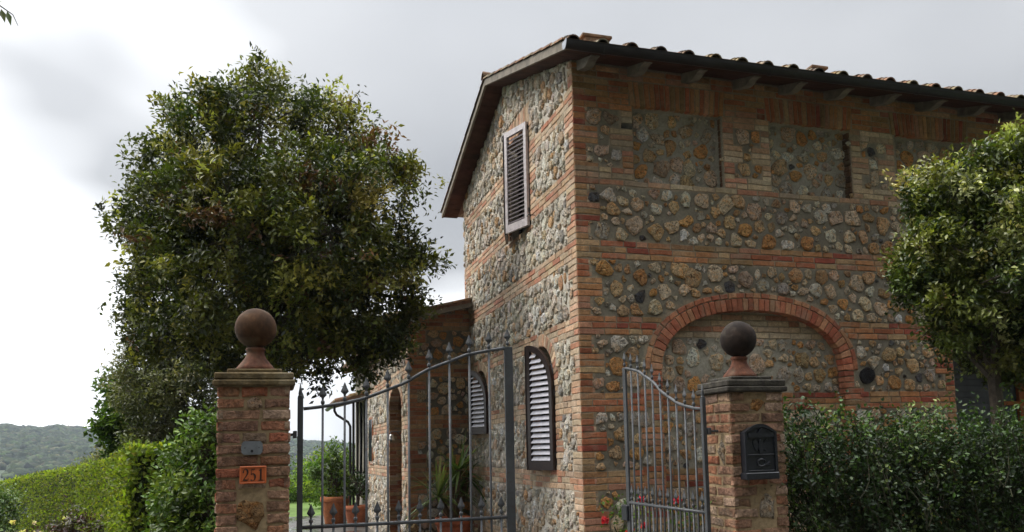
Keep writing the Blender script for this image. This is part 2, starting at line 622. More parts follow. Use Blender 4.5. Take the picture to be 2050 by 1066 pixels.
def crown(blobs, n_twigs, per, L, W, cols, weights, spread=0.16, shell=(0.5, 1.03), up=0.35, lump=0.14, ragged=0.07, clump=13):
    """Leaf clumps on twig tips through the volume of several blobs. Returns leaf arrays and twig tips."""
    C = np.array([b[0] for b in blobs])
    Rr = np.array([b[1] if hasattr(b[1], '__len__') else (b[1],) * 3 for b in blobs], float)
    area = (Rr.prod(1)) ** (2 / 3)
    k = rng.choice(len(blobs), n_twigs, p=area / area.sum())
    dirs = unit(rng.standard_normal((n_twigs, 3)))
    f = shell[0] + (shell[1] - shell[0]) * rng.random(n_twigs) ** 0.45
    lum = np.array([mnoise.noise(Vector(tuple(x * 2.6 + kk * 7.0))) for x, kk in zip(dirs, k)])
    f = f * (1 + lump * 2 * lum) + np.minimum(ragged * np.abs(rng.standard_normal(n_twigs)) ** 2, .16) * (f > 0.9)
    tips = C[k] + dirs * Rr[k] * f[:, None]
    q = ((tips[:, None, :] - C[None]) / Rr[None])
    inside = (np.linalg.norm(q, axis=2) < 0.66).sum(1)
    keep = (inside == 0) | (rng.random(n_twigs) < 0.22)
    tips, dirs, f = tips[keep], dirs[keep], f[keep]
    n = len(tips)
    # twigs gather into clumps round a share of the tips
    hubs = rng.choice(n, max(3, n // clump), replace=False)
    hub_of = hubs[rng.integers(len(hubs), size=n)]
    near = rng.random(n) < .72
    rr_ = (np.mean(Rr) * .18 + .06)
    gath = tips[hub_of] + rng.standard_normal((n, 3)) * rr_ * np.array([.62, .62, .45])
    tips = np.where(near[:, None], gath, tips)
    dirs = np.where(near[:, None], dirs[hub_of], dirs)
    n = len(tips)
    out = unit(dirs + np.array([0, 0, up]) + 0.45 * rng.standard_normal((n, 3)))
    tcol = palette(n, cols, weights, 0.2)
    tcol = np.where((near & (rng.random(n) < .8))[:, None], tcol[hub_of], tcol)
    cnt = rng.integers(int(per * .6), int(per * 1.4) + 1, n)
    rep = np.repeat(np.arange(n), cnt)
    N = len(rep)
    along = rng.random(N)[:, None]
    pos = tips[rep] - out[rep] * spread * 1.5 * along + rng.standard_normal((N, 3)) * spread * 0.42
    dd = unit(out[rep] * 0.7 + unit(rng.standard_normal((N, 3))) * 0.95)
    nn = unit(out[rep] * 0.5 + np.array([0, 0, 0.8]) + 0.6 * rng.standard_normal((N, 3)))
    tint = np.clip(tcol[rep] * (1 + 0.22 * rng.standard_normal((N, 1))), 0.004, 0.9)
    Ls = L * (0.65 + 0.6 * rng.random(N))
    Ws = W * (0.7 + 0.5 * rng.random(N)) * (Ls / L)
    return pos, dd, nn, Ls, Ws, tint, tips, out


def limbs(root, trunk_pts, trunk_r, targets, tips, n_tw, bark=(0.09, 0.075, 0.06), r_limb=0.05, tw=0.006):
    mb = MB()
    mb.tube(trunk_pts, trunk_r, 9, bark)
    top = np.asarray(trunk_pts[-1], float)
    for t in targets:
        t = np.asarray(t, float)
        mid = (top + t) / 2 + rng.standard_normal(3) * 0.08 * np.linalg.norm(t - top) + np.array([0, 0, .1])
        mb.tube([top - np.array([0, 0, .15]), mid, t], [r_limb, r_limb * .7, r_limb * .3], 6, bark)
    tg = np.array(targets)
    if n_tw:
        sel = rng.choice(len(tips), min(n_tw, len(tips)), replace=False)
        for s in sel:
            p = tips[s]
            b = tg[np.argmin(np.linalg.norm(tg - p, axis=1))]
            v = b - p
            L = np.linalg.norm(v)
            q = p + v / (L + 1e-6) * min(0.55, L) + rng.standard_normal(3) * 0.05
            mb.tube([q, (p + q) / 2 + rng.standard_normal(3) * 0.03, p], [tw * 1.6, tw, tw * .5], 4, bark, cap=False)
    return mb.build('trunk', M['bark'], root, loc=np.asarray(trunk_pts[0], float))


GREEN = dict(
    oak=([(0.05, 0.066, 0.014), (0.095, 0.112, 0.02), (0.20, 0.205, 0.038), (0.30, 0.285, 0.075), (0.16, 0.08, 0.04), (0.026, 0.036, 0.010)], [.30, .24, .19, .09, .04, .14]),
    grey=([(0.095, 0.11, 0.045), (0.14, 0.15, 0.065), (0.20, 0.20, 0.10), (0.05, 0.06, 0.025)], [.35, .3, .2, .15]),
    maple=([(0.06, 0.11, 0.022), (0.095, 0.155, 0.03), (0.04, 0.075, 0.016)], [.4, .35, .25]),
    hedge=([(0.15, 0.205, 0.025), (0.20, 0.255, 0.034), (0.07, 0.10, 0.017), (0.24, 0.25, 0.05)], [.35, .33, .2, .12]),
    jasmine=([(0.020, 0.042, 0.011), (0.036, 0.068, 0.016), (0.065, 0.112, 0.026), (0.14, 0.19, 0.05)], [.42, .33, .19, .06]),
    ball=([(0.04, 0.062, 0.013), (0.09, 0.12, 0.022), (0.19, 0.215, 0.045), (0.36, 0.38, 0.15)], [.32, .27, .27, .14]),
    laurel=([(0.05, 0.09, 0.018), (0.085, 0.15, 0.026), (0.16, 0.23, 0.04)], [.35, .35, .3]),
)


def tree(name, label, blobs, n_twigs, per, L, W, pal, trunk_pts, trunk_r, n_tw=300, mat='leaf', cat='tree', group=None, **kw):
    root = empty(name, trunk_pts[0])
    pos, dd, nn, Ls, Ws, tint, tips, out = crown(blobs, n_twigs, per, L, W, *GREEN[pal], **kw)
    leaves_mesh('crown', pos, dd, nn, Ls, Ws, tint, M[mat], root)
    limbs(root, trunk_pts, trunk_r, [b[0] for b in blobs], tips, n_tw)
    tag(root, label, cat, group)
    return root


# ------------------------------------------------------------------ masonry engine
BRICKS_FRONT = ([(0.40, 0.145, 0.075), (0.46, 0.215, 0.10), (0.44, 0.25, 0.125), (0.47, 0.315, 0.175), (0.31, 0.085, 0.055), (0.44, 0.225, 0.145), (0.31, 0.19, 0.095)], [.22, .25, .18, .10, .08, .11, .06])
BRICKS_ARCH = ([(0.41, 0.15, 0.085), (0.46, 0.19, 0.105), (0.36, 0.115, 0.068), (0.49, 0.25, 0.14)], [.36, .32, .17, .15])
BRICKS_PALE = ([(0.50, 0.38, 0.25), (0.55, 0.44, 0.31), (0.50, 0.31, 0.20), (0.45, 0.22, 0.14), (0.42, 0.33, 0.23)], [.3, .22, .22, .1, .16])
BRICKS_PILLAR = ([(0.38, 0.18, 0.105), (0.37, 0.135, 0.075), (0.39, 0.23, 0.155), (0.34, 0.195, 0.13), (0.42, 0.29, 0.21), (0.28, 0.165, 0.105)], [.26, .12, .23, .18, .12, .09])
STONES = ([(0.72, 0.51, 0.30), (0.74, 0.41, 0.17), (0.80, 0.65, 0.48), (0.88, 0.82, 0.70), (0.58, 0.53, 0.46), (0.14, 0.14, 0.15), (0.60, 0.39, 0.21), (0.76, 0.57, 0.44)], [.21, .12, .22, .17, .11, .014, .06, .10])
STONES_PALE = ([(0.80, 0.74, 0.64), (0.88, 0.84, 0.76), (0.68, 0.64, 0.57), (0.74, 0.60, 0.44), (0.50, 0.48, 0.45), (0.70, 0.46, 0.27)], [.28, .24, .2, .14, .08, .06])


def pick(pal):
    return tuple(palette(1, pal[0], pal[1], 0.12, 0.02)[0])


def brick_geo(poly, front, back, mapf, inset=0.007, jit=0.0036):
    """poly: four corners (u, z) in order. Returns verts, faces of an irregular brick."""
    P = [np.array(p, float) for p in poly]
    out = []
    for i in range(4):
        a, b = P[i], P[(i + 1) % 4]
        out += [a, (a + b) / 2]
    out = [p + (rng.random(2) - .5) * 2 * jit for p in out]
    c = sum(out) / 8
    inn = []
    for p in out:
        v = c - p
        inn.append(p + v / (np.linalg.norm(v) + 1e-9) * inset * (0.6 + 0.9 * rng.random()))
    tilt = (rng.random(2) - .5) * 0.012
    V = [mapf(p[0], back, p[1]) for p in out]
    V += [mapf(p[0], front - 0.005 + 0.002 * rng.random(), p[1]) for p in out]
    V += [mapf(p[0], front + float((p - c) @ tilt) + 0.0015 * rng.random(), p[1]) for p in inn]
    F = []
    for k in (0, 8):
        for i in range(8):
            j = (i + 1) % 8
            F.append((k + i, k + j, k + 8 + j, k + 8 + i))
    F.append(tuple(range(16, 24)))
    return V, F


def stone_geo(u, z, ru, rz, h, base, mapf, ang=0.0, n=10):
    """A rough squarish piece of rubble: broken outline, flat-topped with a pitted crown."""
    th = np.linspace(0, 2 * math.pi, n, endpoint=False) + (rng.random(n) - .5) * 0.5
    rad = 1 + 0.24 * (rng.random(n) * 2 - 1)
    sq = 1 / np.maximum(np.abs(np.cos(th + ang)), np.abs(np.sin(th + ang))) ** 0.55
    x, y = ru * rad * sq * np.cos(th), rz * rad * sq * np.sin(th)
    V, F = [], []
    rings = [(1.02, -0.03, 0.0, .04), (0.95, 0.55, 0.30, .10), (0.70, 0.90, 0.42, .22), (0.34, 1.0, 0.5, .3)]
    off = (rng.random(2) - .5) * 0.35
    tilt = (rng.random(2) - .5) * 0.7
    for s, hh, jz, jr in rings:
        for i in range(n):
            px = u + (x[i] * s + off[0] * ru * (1 - s)) * (1 + jr * (rng.random() - .5))
            pz = z + (y[i] * s + off[1] * rz * (1 - s)) * (1 + jr * (rng.random() - .5))
            nn_ = base + (h * hh * (1 + jz * (rng.random() * 2 - 1)) * (1 + tilt[0] * x[i] / ru * s + tilt[1] * y[i] / rz * s) if hh > 0 else hh)
            V.append(mapf(px, nn_, pz))
    V.append(mapf(u + off[0] * ru, base + h * (0.6 + 0.6 * rng.random()), z + off[1] * rz))
    for k in range(len(rings) - 1):
        for i in range(n):
            j = (i + 1) % n
            F.append((k * n + i, k * n + j, (k + 1) * n + j, (k + 1) * n + i))
    k = (len(rings) - 1) * n
    for i in range(n):
        F.append((k + i, k + (i + 1) % n, len(V) - 1))
    return V, F


def rubble_geo(P_, h, base, mapf):
    n = len(P_)
    c = P_.mean(0)
    V, F = [], []
    tilt = (rng.random(2) - .5) * 6.0
    off = (rng.random(2) - .5) * .3
    X = P_ - c
    ext = np.abs(X).max(0)
    for s, hh, jz, jr in [(1.0, -0.5, 0, .0), (.95, .62, .25, .07), (.78, .92, .22, .16), (.40, 1.0, .22, .3)]:
        for i in range(n):
            p = c + X[i] * s * (1 + jr * (rng.random() - .5)) + off * ext * (1 - s)
            q = h * hh * (1 + jz * (rng.random() * 2 - 1)) + (h * .5 * float((p - c) @ tilt) if hh > 0 else 0)
            V.append(mapf(p[0], base + q, p[1]))
    V.append(mapf(c[0] + off[0] * ext[0], base + h * (.85 + .3 * rng.random()), c[1] + off[1] * ext[1]))
    for k in range(3):
        for i in range(n):
            j = (i + 1) % n
            F.append((k * n + i, k * n + j, (k + 1) * n + j, (k + 1) * n + i))
    for i in range(n):
        F.append((3 * n + i, 3 * n + (i + 1) % n, len(V) - 1))
    return V, F


class Wall:
    def __init__(s, name, parent, mapf, u0, u1, z0, ztop, rec=lambda u, z: 0.0, hole=lambda u, z: False):
        s.name, s.parent, s.mapf = name, parent, mapf
        s.u0, s.u1, s.z0, s.ztop, s.rec, s.hole = u0, u1, z0, ztop, rec, hole
        s.bricks, s.stones = [], []
        s.boxes = []

    def brick(s, poly, pal=BRICKS_FRONT, front=None, back=-0.16, tint=None, n=0.0):
        front = (0.004 + 0.006 * rng.random()) if front is None else front
        poly = [(p[0], p[1] + .0055 * mnoise.noise(Vector((p[0] * 1.1, p[1] * 2.2, 5.0)))) for p in poly]
        V, F = brick_geo(poly, n + front, n + back, s.mapf)
        s.bricks.append((V, F, tint or pick(pal)))
        us, zs = [p[0] for p in poly], [p[1] for p in poly]
        s.boxes.append((min(us), max(us), min(zs), max(zs)))

    def rect(s, a, b, z0, z1, pal=BRICKS_FRONT, n=0.0, j=0.012, **kw):
        """One brick, joints taken off."""
        h = j / 2
        s.brick([(a + h, z0 + h), (b - h, z0 + h), (b - h, z1 - h), (a + h, z1 - h)], pal, n=n, **kw)

    def course(s, a, b, z0, z1, pal=BRICKS_FRONT, off=0.0, n=0.0, L=0.28):
        """A course of stretchers and a few headers from a to b."""
        u = a
        first = True
        while u < b - 0.03:
            w = L if rng.random() > 0.22 else L * .5
            if first and off:
                w = off
            first = False
            v = min(u + w * (1 + 0.03 * rng.standard_normal()), b)
            if b - v < 0.05:
                v = b
            s.rect(u, v, z0, z1, pal, n)
            u = v

    def fill_stones(s, sizes, pal, gap, h=(0.018, 0.035), reach=1.25, margin=0.012, z_hi=6.65, u_hi=None):
        """Rubble: seeds thrown from large to small, each stone its own cell between its neighbours and the bricks."""
        B = np.array(s.boxes) if s.boxes else np.zeros((0, 4))
        S = np.zeros((0, 3))
        u_hi = u_hi or s.u1
        for (r0, r1, nt) in sizes:
            for _ in range(nt):
                u, z = s.u0 + (u_hi - s.u0) * rng.random(), s.z0 + (z_hi - s.z0) * rng.random()
                r = r0 + (r1 - r0) * rng.random()
                if z + r * .7 > s.ztop(u) or u - r * .6 < s.u0 or u + r * .6 > s.u1:
                    continue
                if len(S) and (np.hypot(S[:, 0] - u, S[:, 1] - z) < (S[:, 2] + r) * .97).any():
                    continue
                mu = r * .62
                if len(B) and ((B[:, 0] < u + mu) & (B[:, 1] > u - mu) & (B[:, 2] < z + mu) & (B[:, 3] > z - mu)).any():
                    continue
                if s.hole(u, z) or s.rec(u, z) > 0.16:
                    continue
                S = np.vstack([S, [u, z, r]])

        def clip(poly, px, pz, nx, nz):
            out = []
            m_ = len(poly)
            for i in range(m_):
                a_, b_ = poly[i], poly[(i + 1) % m_]
                da = (a_[0] - px) * nx + (a_[1] - pz) * nz
                db = (b_[0] - px) * nx + (b_[1] - pz) * nz
                if da <= 0:
                    out.append(a_)
                if (da < 0 < db) or (db < 0 < da):
                    t = da / (da - db)
                    out.append((a_[0] + t * (b_[0] - a_[0]), a_[1] + t * (b_[1] - a_[1])))
            return out

        for k, (u, z, r) in enumerate(S):
            ph = rng.random() * 6.28
            asp = .88 + .26 * rng.random()
            R_ = r * reach
            nn_ = rng.integers(4, 8)
            th_ = (np.arange(nn_) + .7 * (rng.random(nn_) - .5)) * 2 * math.pi / nn_
            poly = []
            for t in th_:
                f_ = .70 + .66 * rng.random()
                poly.append((u + R_ * asp * f_ * math.cos(ph + t), z + R_ / asp * f_ * math.sin(ph + t)))
            D = np.hypot(S[:, 0] - u, S[:, 1] - z)
            for j in np.argsort(D)[1:18]:
                d = D[j]
                if d > R_ + S[j, 2] * reach + .02:
                    break
                t = (d * d + r * r - S[j, 2] ** 2) / (2 * d) - gap * (.35 + .35 * rng.random())
                nx, nz = (S[j, 0] - u) / d, (S[j, 1] - z) / d
                poly = clip(poly, u + nx * t, z + nz * t, nx, nz)
                if len(poly) < 3:
                    break
            if len(poly) < 3:
                continue
            if len(B):
                near = B[(B[:, 0] < u + R_ * 1.2) & (B[:, 1] > u - R_ * 1.2) & (B[:, 2] < z + R_ * 1.2) & (B[:, 3] > z - R_ * 1.2)]
                for (a0, a1, c0, c1) in near:
                    sep = [(a0 - u, 1, 0, a0 - margin, z), (u - a1, -1, 0, a1 + margin, z), (c0 - z, 0, 1, u, c0 - margin), (z - c1, 0, -1, u, c1 + margin)]
                    q = max(sep, key=lambda e_: e_[0])
                    poly = clip(poly, q[3], q[4], q[1], q[2])
                    if len(poly) < 3:
                        break
            if len(poly) < 3:
                continue
            P_ = np.array(poly)
            ar = 0.5 * abs(np.dot(P_[:, 0], np.roll(P_[:, 1], 1)) - np.dot(P_[:, 1], np.roll(P_[:, 0], 1)))
            if ar < .0007:
                continue
            # knock the corners off, then resample
            P_ = np.concatenate([np.stack([.92 * P_ + .08 * np.roll(P_, -1, 0), .08 * P_ + .92 * np.roll(P_, -1, 0)], 1).reshape(-1, 2)])
            L_ = np.concatenate([[0], np.cumsum(np.linalg.norm(np.diff(np.vstack([P_, P_[:1]]), axis=0), axis=1))])
            m_ = 12
            q = (np.arange(m_) + .3 * rng.random(m_)) / m_ * L_[-1]
            Q = np.vstack([P_, P_[:1]])
            P_ = np.stack([np.interp(q, L_, Q[:, 0]), np.interp(q, L_, Q[:, 1])], 1)
            P_ += rng.standard_normal(P_.shape) * .005
            hh = (h[0] + (h[1] - h[0]) * rng.random()) * (0.55 + 0.45 * math.sqrt(ar) / .12)
            V, F = rubble_geo(P_, hh, -s.rec(u, z), s.mapf)
            s.stones.append((V, F, pick(pal)))

    def build(s, mat_tint, step=0.03, stone_mat='stone', n_brick=300, n_stone=300, rough=0.004, joint=(0.31, 0.26, 0.19)):
        nu = max(2, int((s.u1 - s.u0) / step) + 1)
        nz = max(2, int((6.0 - s.z0) / step) + 1)
        us = np.linspace(s.u0, s.u1, nu)
        V, T = [], []
        cells = {}
        for j in range(nz):
            for i, u in enumerate(us):
                zt = s.ztop(u)
                z = s.z0 + (zt - s.z0) * j / (nz - 1)
                d = s.rec(u, z)
                nn_ = -d + rough * mnoise.noise(Vector((u * 9, z * 9, len(s.name)))) + rough * .6 * mnoise.noise(Vector((u * 31, z * 31, 3)))
                V.append(s.mapf(u, nn_, z))
                cells[(i, j)] = (u, z)
        UZ = np.array([cells[(i, j)] for j in range(nz) for i in range(nu)])
        T = np.tile(np.array(mat_tint), (len(V), 1))
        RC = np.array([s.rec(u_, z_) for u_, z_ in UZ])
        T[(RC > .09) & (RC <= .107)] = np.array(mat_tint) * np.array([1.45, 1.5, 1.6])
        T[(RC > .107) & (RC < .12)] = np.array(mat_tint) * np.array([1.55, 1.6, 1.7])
        for b in s.boxes:
            mk = (UZ[:, 0] > b[0] - .02) & (UZ[:, 0] < b[1] + .02) & (UZ[:, 1] > b[2] - .012) & (UZ[:, 1] < b[3] + .012)
            T[mk] = joint
        F = []
        for j in range(nz - 1):
            for i in range(nu - 1):
                ua, za = cells[(i, j)]
                ub, zb = cells[(i + 1, j + 1)]
                if s.hole((ua + ub) / 2, (za + zb) / 2):
                    continue
                F.append((j * nu + i, j * nu + i + 1, (j + 1) * nu + i + 1, (j + 1) * nu + i))
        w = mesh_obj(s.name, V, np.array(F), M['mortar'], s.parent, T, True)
        for kind, lst, lim, mt in (('brick', s.bricks, n_brick, M['brick']), ('stone', s.stones, n_stone, M[stone_mat])):
            if not lst:
                continue
            sc = []
            for V_, F_, t in lst:
                px, py, dd_ = project(np.array(V_))
                x0, x1, y0, y1 = px.min(), px.max(), py.min(), py.max()
                vis = max(0, min(x1, 2050) - max(x0, 0)) * max(0, min(y1, 1066) - max(y0, 0))
                sc.append(vis)
            order = np.argsort(-np.array(sc))
            rest = MB()
            for q, k in enumerate(order):
                V_, F_, t = lst[k]
                if q < lim and sc[k] > 25:
                    mesh_obj(kind, V_, F_, mt, w, np.tile(t, (len(V_), 1)))
                else:
                    rest.add(V_, F_, t)
            if rest.v:
                o = rest.build(kind + 'work' if kind == 'brick' else 'rubble_stonework', mt, w)
                o["kind"] = 'stuff'
        return w


CH = 0.0677                                        # one course of brick
BAND_TOP = [5.407, 4.595, 3.783, 2.970, 2.158, 1.346, 0.533]

# ------------------------------------------------------------------ farmhouse
house = empty('farmhouse', (0, 0, 0))
tag(house, 'two-storey farmhouse of rubble stone banded with brick under a tiled roof', 'house')
HX1 = 8.6
LOG_X, LOG_Z = 4.81, 3.25                          # loggia opening at the far end of the front
PANELS = [(0.69, 1.795), (2.405, 3.52), (4.15, 5.26), (5.88, 6.99)]
PZ0, PZ1 = 4.46, 5.31
AC, AZ0, AA, AB, AN = 2.081, 2.40, 1.145, 0.665, 2.25


def arch_half(z, a=AA, b=AB):
    if z <= AZ0:
        return a
    t = (z - AZ0) / b
    return 0.0 if t >= 1 else a * (1 - t ** AN) ** (1 / AN)


def in_arch(u, z, g=0.0):
    return z < AZ0 + AB + g and abs(u - AC) < arch_half(z, AA + g, AB + g)


def rec_front(u, z):
    for a, b in PANELS:
        if a + .03 < u < b - .03 and PZ0 + .01 < z < PZ1 - .01:
            return 0.105
    if in_arch(u, z, 0.03):
        return 0.11
    return 0.0


fm = lambda u, n, z: (u, -n, z)
FW = Wall('front_wall', house, fm, 0.0, HX1, -0.05, lambda u: 5.752, rec_front, lambda u, z: u > LOG_X and z < LOG_Z)


def quoin(W, u_edge, sgn, zt, zb, pal, outset=0.0, start='short', short=0.14, long=0.28, n=0.0):
    """Alternating three short, three long courses from zt down to zb at a corner or jamb."""
    z, k, kind = zt, 0, start
    while z > zb + CH * .5:
        w = short if kind == 'short' else long
        if kind == 'short':
            pieces = [(0, w)]
        else:
            pieces = [(0, w)]
        for a, b in pieces:
            x0, x1 = u_edge + sgn * a - sgn * outset, u_edge + sgn * b
            W.rect(min(x0, x1), max(x0, x1), z - CH, z, pal, n=n)
        z -= CH
        k += 1
        if k == 3:
            k = 0
            kind = 'long' if kind == 'short' else 'short'


def band(W, a, b, zt, pal, cuts=(), n=3, nn=0.0, outset=0.0):
    for c in range(n):
        z1 = zt - c * CH
        z0 = z1 - CH
        segs = [(a - outset, b)]
        for cut in cuts:
            lo, hi = cut(0.5 * (z0 + z1)) if callable(cut) else cut
            if hi <= lo:
                continue
            ns = []
            for s0, s1 in segs:
                if hi <= s0 or lo >= s1:
                    ns.append((s0, s1))
                else:
                    if lo - s0 > .04:
                        ns.append((s0, lo))
                    if s1 - hi > .04:
                        ns.append((hi, s1))
            segs = ns
        for s0, s1 in segs:
            W.course(s0, s1, z0, z1, pal, off=0.14 if c % 2 else 0.0, n=nn)


# the bands and the corner
arch_cut = lambda z: (AC - arch_half(z, AA + .205, AB + .205), AC + arch_half(z, AA + .205, AB + .205))
wall_end = lambda z: LOG_X if z < LOG_Z else 7.2
band(FW, 0, 4.15 + 3, 4.595 - 2 * CH, BRICKS_PALE, n=1, outset=.006)
for i, (a, b) in enumerate([(0, .69), (1.795, 2.405), (3.52, 4.15), (5.26, 5.88)]):
    band(FW, a, b, 4.595, BRICKS_PALE, n=2, outset=.006 if i == 0 else 0)
band(FW, 0, 7.2, 3.783, BRICKS_FRONT, outset=.006)
band(FW, 0, LOG_X, 2.970, BRICKS_FRONT, [arch_cut], outset=.006)
band(FW, 0, LOG_X, 2.158, BRICKS_FRONT, [arch_cut], outset=.006)
band(FW, 0, LOG_X, 1.346, BRICKS_FRONT, [arch_cut], outset=.006)
for zt in (3.783, 2.970, 2.158, 1.346):
    quoin(FW, 0, 1, zt - 3 * CH, zt - 12 * CH, BRICKS_FRONT, outset=.006)
quoin(FW, 0, 1, 4.595 - 3 * CH, 3.783, BRICKS_FRONT, outset=.006)
quoin(FW, 0, 1, 1.346 - 3 * CH, 0.533, BRICKS_FRONT, outset=.006)
quoin(FW, LOG_X, -1, LOG_Z, 2.97, BRICKS_FRONT)
for zt in (2.970, 2.158, 1.346):
    quoin(FW, LOG_X, -1, zt - 3 * CH, zt - 12 * CH, BRICKS_FRONT)
# panel piers
zt = 5.31
FW.course(-.006, .69, zt - CH, zt, BRICKS_FRONT)
quoin(FW, 0, 1, zt - CH, 4.595, BRICKS_FRONT, outset=.006, start='short')
quoin(FW, .69, -1, zt - CH, 4.595 + 4 * CH, BRICKS_PALE, start='short')
quoin(FW, .69, -1, 4.595 + 3 * CH, 4.595, BRICKS_FRONT, start='short')
for a, b in [(1.795, 2.405), (3.52, 4.15), (5.26, 5.88)]:
    FW.course(a, b, zt - CH, zt, BRICKS_PALE)
    FW.course(a, b, zt - 2 * CH, zt - CH, BRICKS_PALE, off=.14)
    quoin(FW, a, 1, zt - 2 * CH, 4.595, BRICKS_PALE, start='short', short=.14, long=.25)
    quoin(FW, b, -1, zt - 2 * CH, 4.595, BRICKS_PALE, start='short', short=.12, long=.25)
for k, b_ in enumerate(FW.boxes):                  # one brick tinted black as the dark of a putlog hole
    if b_[0] < .645 < b_[1] and b_[2] < 5.045 < b_[3]:
        FW.bricks[k] = (FW.bricks[k][0], FW.bricks[k][1], (.012, .012, .014))
# flat arches of standing bricks over the panels, plain courses above and between
for a, b in PANELS[:3]:
    c = (a + b) / 2
    n_s = 19
    for k in range(n_s):
        x0 = a - .02 + (b - a + .04) * k / n_s
        x1 = a - .02 + (b - a + .04) * (k + 1) / n_s
        t0, t1 = (x0 - c) * .05, (x1 - c) * .05
        FW.brick([(x0 + .006, PZ1 - .005), (x1 - .006, PZ1 - .005), (x1 + t1 - .006, PZ1 + .275), (x0 + t0 + .006, PZ1 + .275)], BRICKS_FRONT)
for (a, b) in [(-.006, .655), (1.835, 2.365), (3.56, 4.11), (5.30, 7.0)]:
    for c in range(4):
        FW.course(a, b, PZ1 + c * CH, PZ1 + (c + 1) * CH, BRICKS_FRONT, off=.14 if c % 2 else 0)
for c in range(2):
    FW.course(-.006, 7.0, PZ1 + .285 + c * CH, PZ1 + .285 + (c + 1) * CH, BRICKS_FRONT, off=.14 if c % 2 else 0)


# big blind arch: radial headers inside, thin ring outside
def arch_pts(off, n=400):
    pts = []
    for k in range(n + 1):
        t = math.pi * (1 - k / n)
        c, s_ = math.cos(t), math.sin(t)
        x = (AA) * math.copysign(abs(c) ** (2 / AN), c)
        z = (AB) * abs(s_) ** (2 / AN)
        pts.append(np.array([AC + x, AZ0 + z]))
    pts = np.array(pts)
    tg = np.gradient(pts, axis=0)
    tg = unit(tg)
    nr = np.stack([-tg[:, 1], tg[:, 0]], 1)
    return pts + nr * off, pts, nr


P0, base_pts, nr_ = arch_pts(0.0)
seg = np.concatenate([[0], np.cumsum(np.linalg.norm(np.diff(base_pts, axis=0), axis=1))])


def arch_at(s_, off):
    x = np.interp(s_, seg, base_pts[:, 0])
    z = np.interp(s_, seg, base_pts[:, 1])
    n0, n1 = np.interp(s_, seg, nr_[:, 0]), np.interp(s_, seg, nr_[:, 1])
    q = math.hypot(n0, n1)
    return (x + off * n0 / q, z + off * n1 / q)


n_v = int(seg[-1] / 0.066)
for k in range(n_v):
    a, b = seg[-1] * k / n_v + .004, seg[-1] * (k + 1) / n_v - .004
    FW.brick([arch_at(a, .002), arch_at(b, .002), arch_at(b, .136), arch_at(a, .136)][::-1], BRICKS_ARCH, front=.012 + .005 * rng.random())
n_o = 15
for k in range(n_o):
    a, b = seg[-1] * k / n_o + .008, seg[-1] * (k + 1) / n_o - .008
    am = (a + b) / 2
    for (x0, x1) in ((a, am), (am + .002, b)):
        FW.brick([arch_at(x0, .146), arch_at(x1, .146), arch_at(x1, .198), arch_at(x0, .198)][::-1], BRICKS_ARCH, front=.012 + .004 * rng.random())
for sg, xe in ((-1, AC - AA), (1, AC + AA)):
    z = AZ0
    k = 0
    while z > 0.55:
        w = (.145, .27)[(k // 3) % 2] if k > 1 else .145
        FW.rect(min(xe, xe + sg * w), max(xe, xe + sg * w), z - CH, z, BRICKS_ARCH if z > 2.1 else BRICKS_FRONT)
        z -= CH
        k += 1
JAMBS = []
# masonry inside the arch
band(FW, AC - AA - .02, AC + AA + .02, 2.970, BRICKS_PALE, [lambda z: (-9, AC - arch_half(z) - .01), lambda z: (AC + arch_half(z) + .01, 99)], nn=-.11)
FW.course(AC - .75, AC + .75, 2.970, 2.970 + CH, BRICKS_PALE, n=-.11)
band(FW, AC - AA - .01, AC + AA + .01, 2.158, BRICKS_FRONT, nn=-.11)
band(FW, AC - AA - .01, AC + AA + .01, 1.346, BRICKS_FRONT, nn=-.11)
for zt in (2.158, 1.346):
    quoin(FW, 1.5, 1, zt - 3 * CH, zt - 12 * CH, BRICKS_FRONT, start='short', short=.15, long=.15, n=-.11)
FW.fill_stones([(0.08, 0.11, 1400), (0.05, 0.08, 8000), (0.034, 0.05, 9000), (0.020, 0.032, 6000)], STONES, .022, h=(.014, .030), reach=1.22, z_hi=5.4, u_hi=6.0)
for (px, py, col) in ((1735, 768, (.035, .035, .04)), (1375, 465, (.95, .93, .90)), (1290, 545, (.20, .20, .22)), (1285, 603, (.10, .10, .11)), (1722, 598, (.95, .80, .55))):
    ray_ = at(px, py, 1.0) - CAM                   # the wall's odd stones: black, white, grey and yellow
    q_ = CAM + ray_ * (-CAM[1] / ray_[1])
    if FW.stones:
        cs_ = np.array([np.mean([(v_[0], v_[2]) for v_ in st_[0]], axis=0) for st_ in FW.stones])
        k_ = int(np.argmin(np.hypot(cs_[:, 0] - q_[0], cs_[:, 1] - q_[2])))
        FW.stones[k_] = (FW.stones[k_][0], FW.stones[k_][1], col)
for a_, b_ in PANELS[:3]:                          # dark brown bricks lining the right jamb of each blind panel
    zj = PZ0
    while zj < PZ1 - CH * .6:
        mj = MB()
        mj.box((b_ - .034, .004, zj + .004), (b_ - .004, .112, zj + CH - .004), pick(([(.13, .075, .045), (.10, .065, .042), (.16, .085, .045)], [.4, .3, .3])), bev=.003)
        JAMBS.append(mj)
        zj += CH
front_wall = FW.build((0.215, 0.195, 0.152), n_brick=300, n_stone=300)

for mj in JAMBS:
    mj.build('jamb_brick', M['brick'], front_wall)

# gable wall
GD = 5.6


def gable_top(u):
    return 5.75 + 0.305 * min(u, GD - u)


WIN1 = (0.85, 1.87, 1.36, 2.29)                    # u0, u1, sill, spring of the round head
WIN2 = (4.03, 5.05, 1.84, 2.29)
WINU = (1.66, 2.70, 4.36, 5.68)


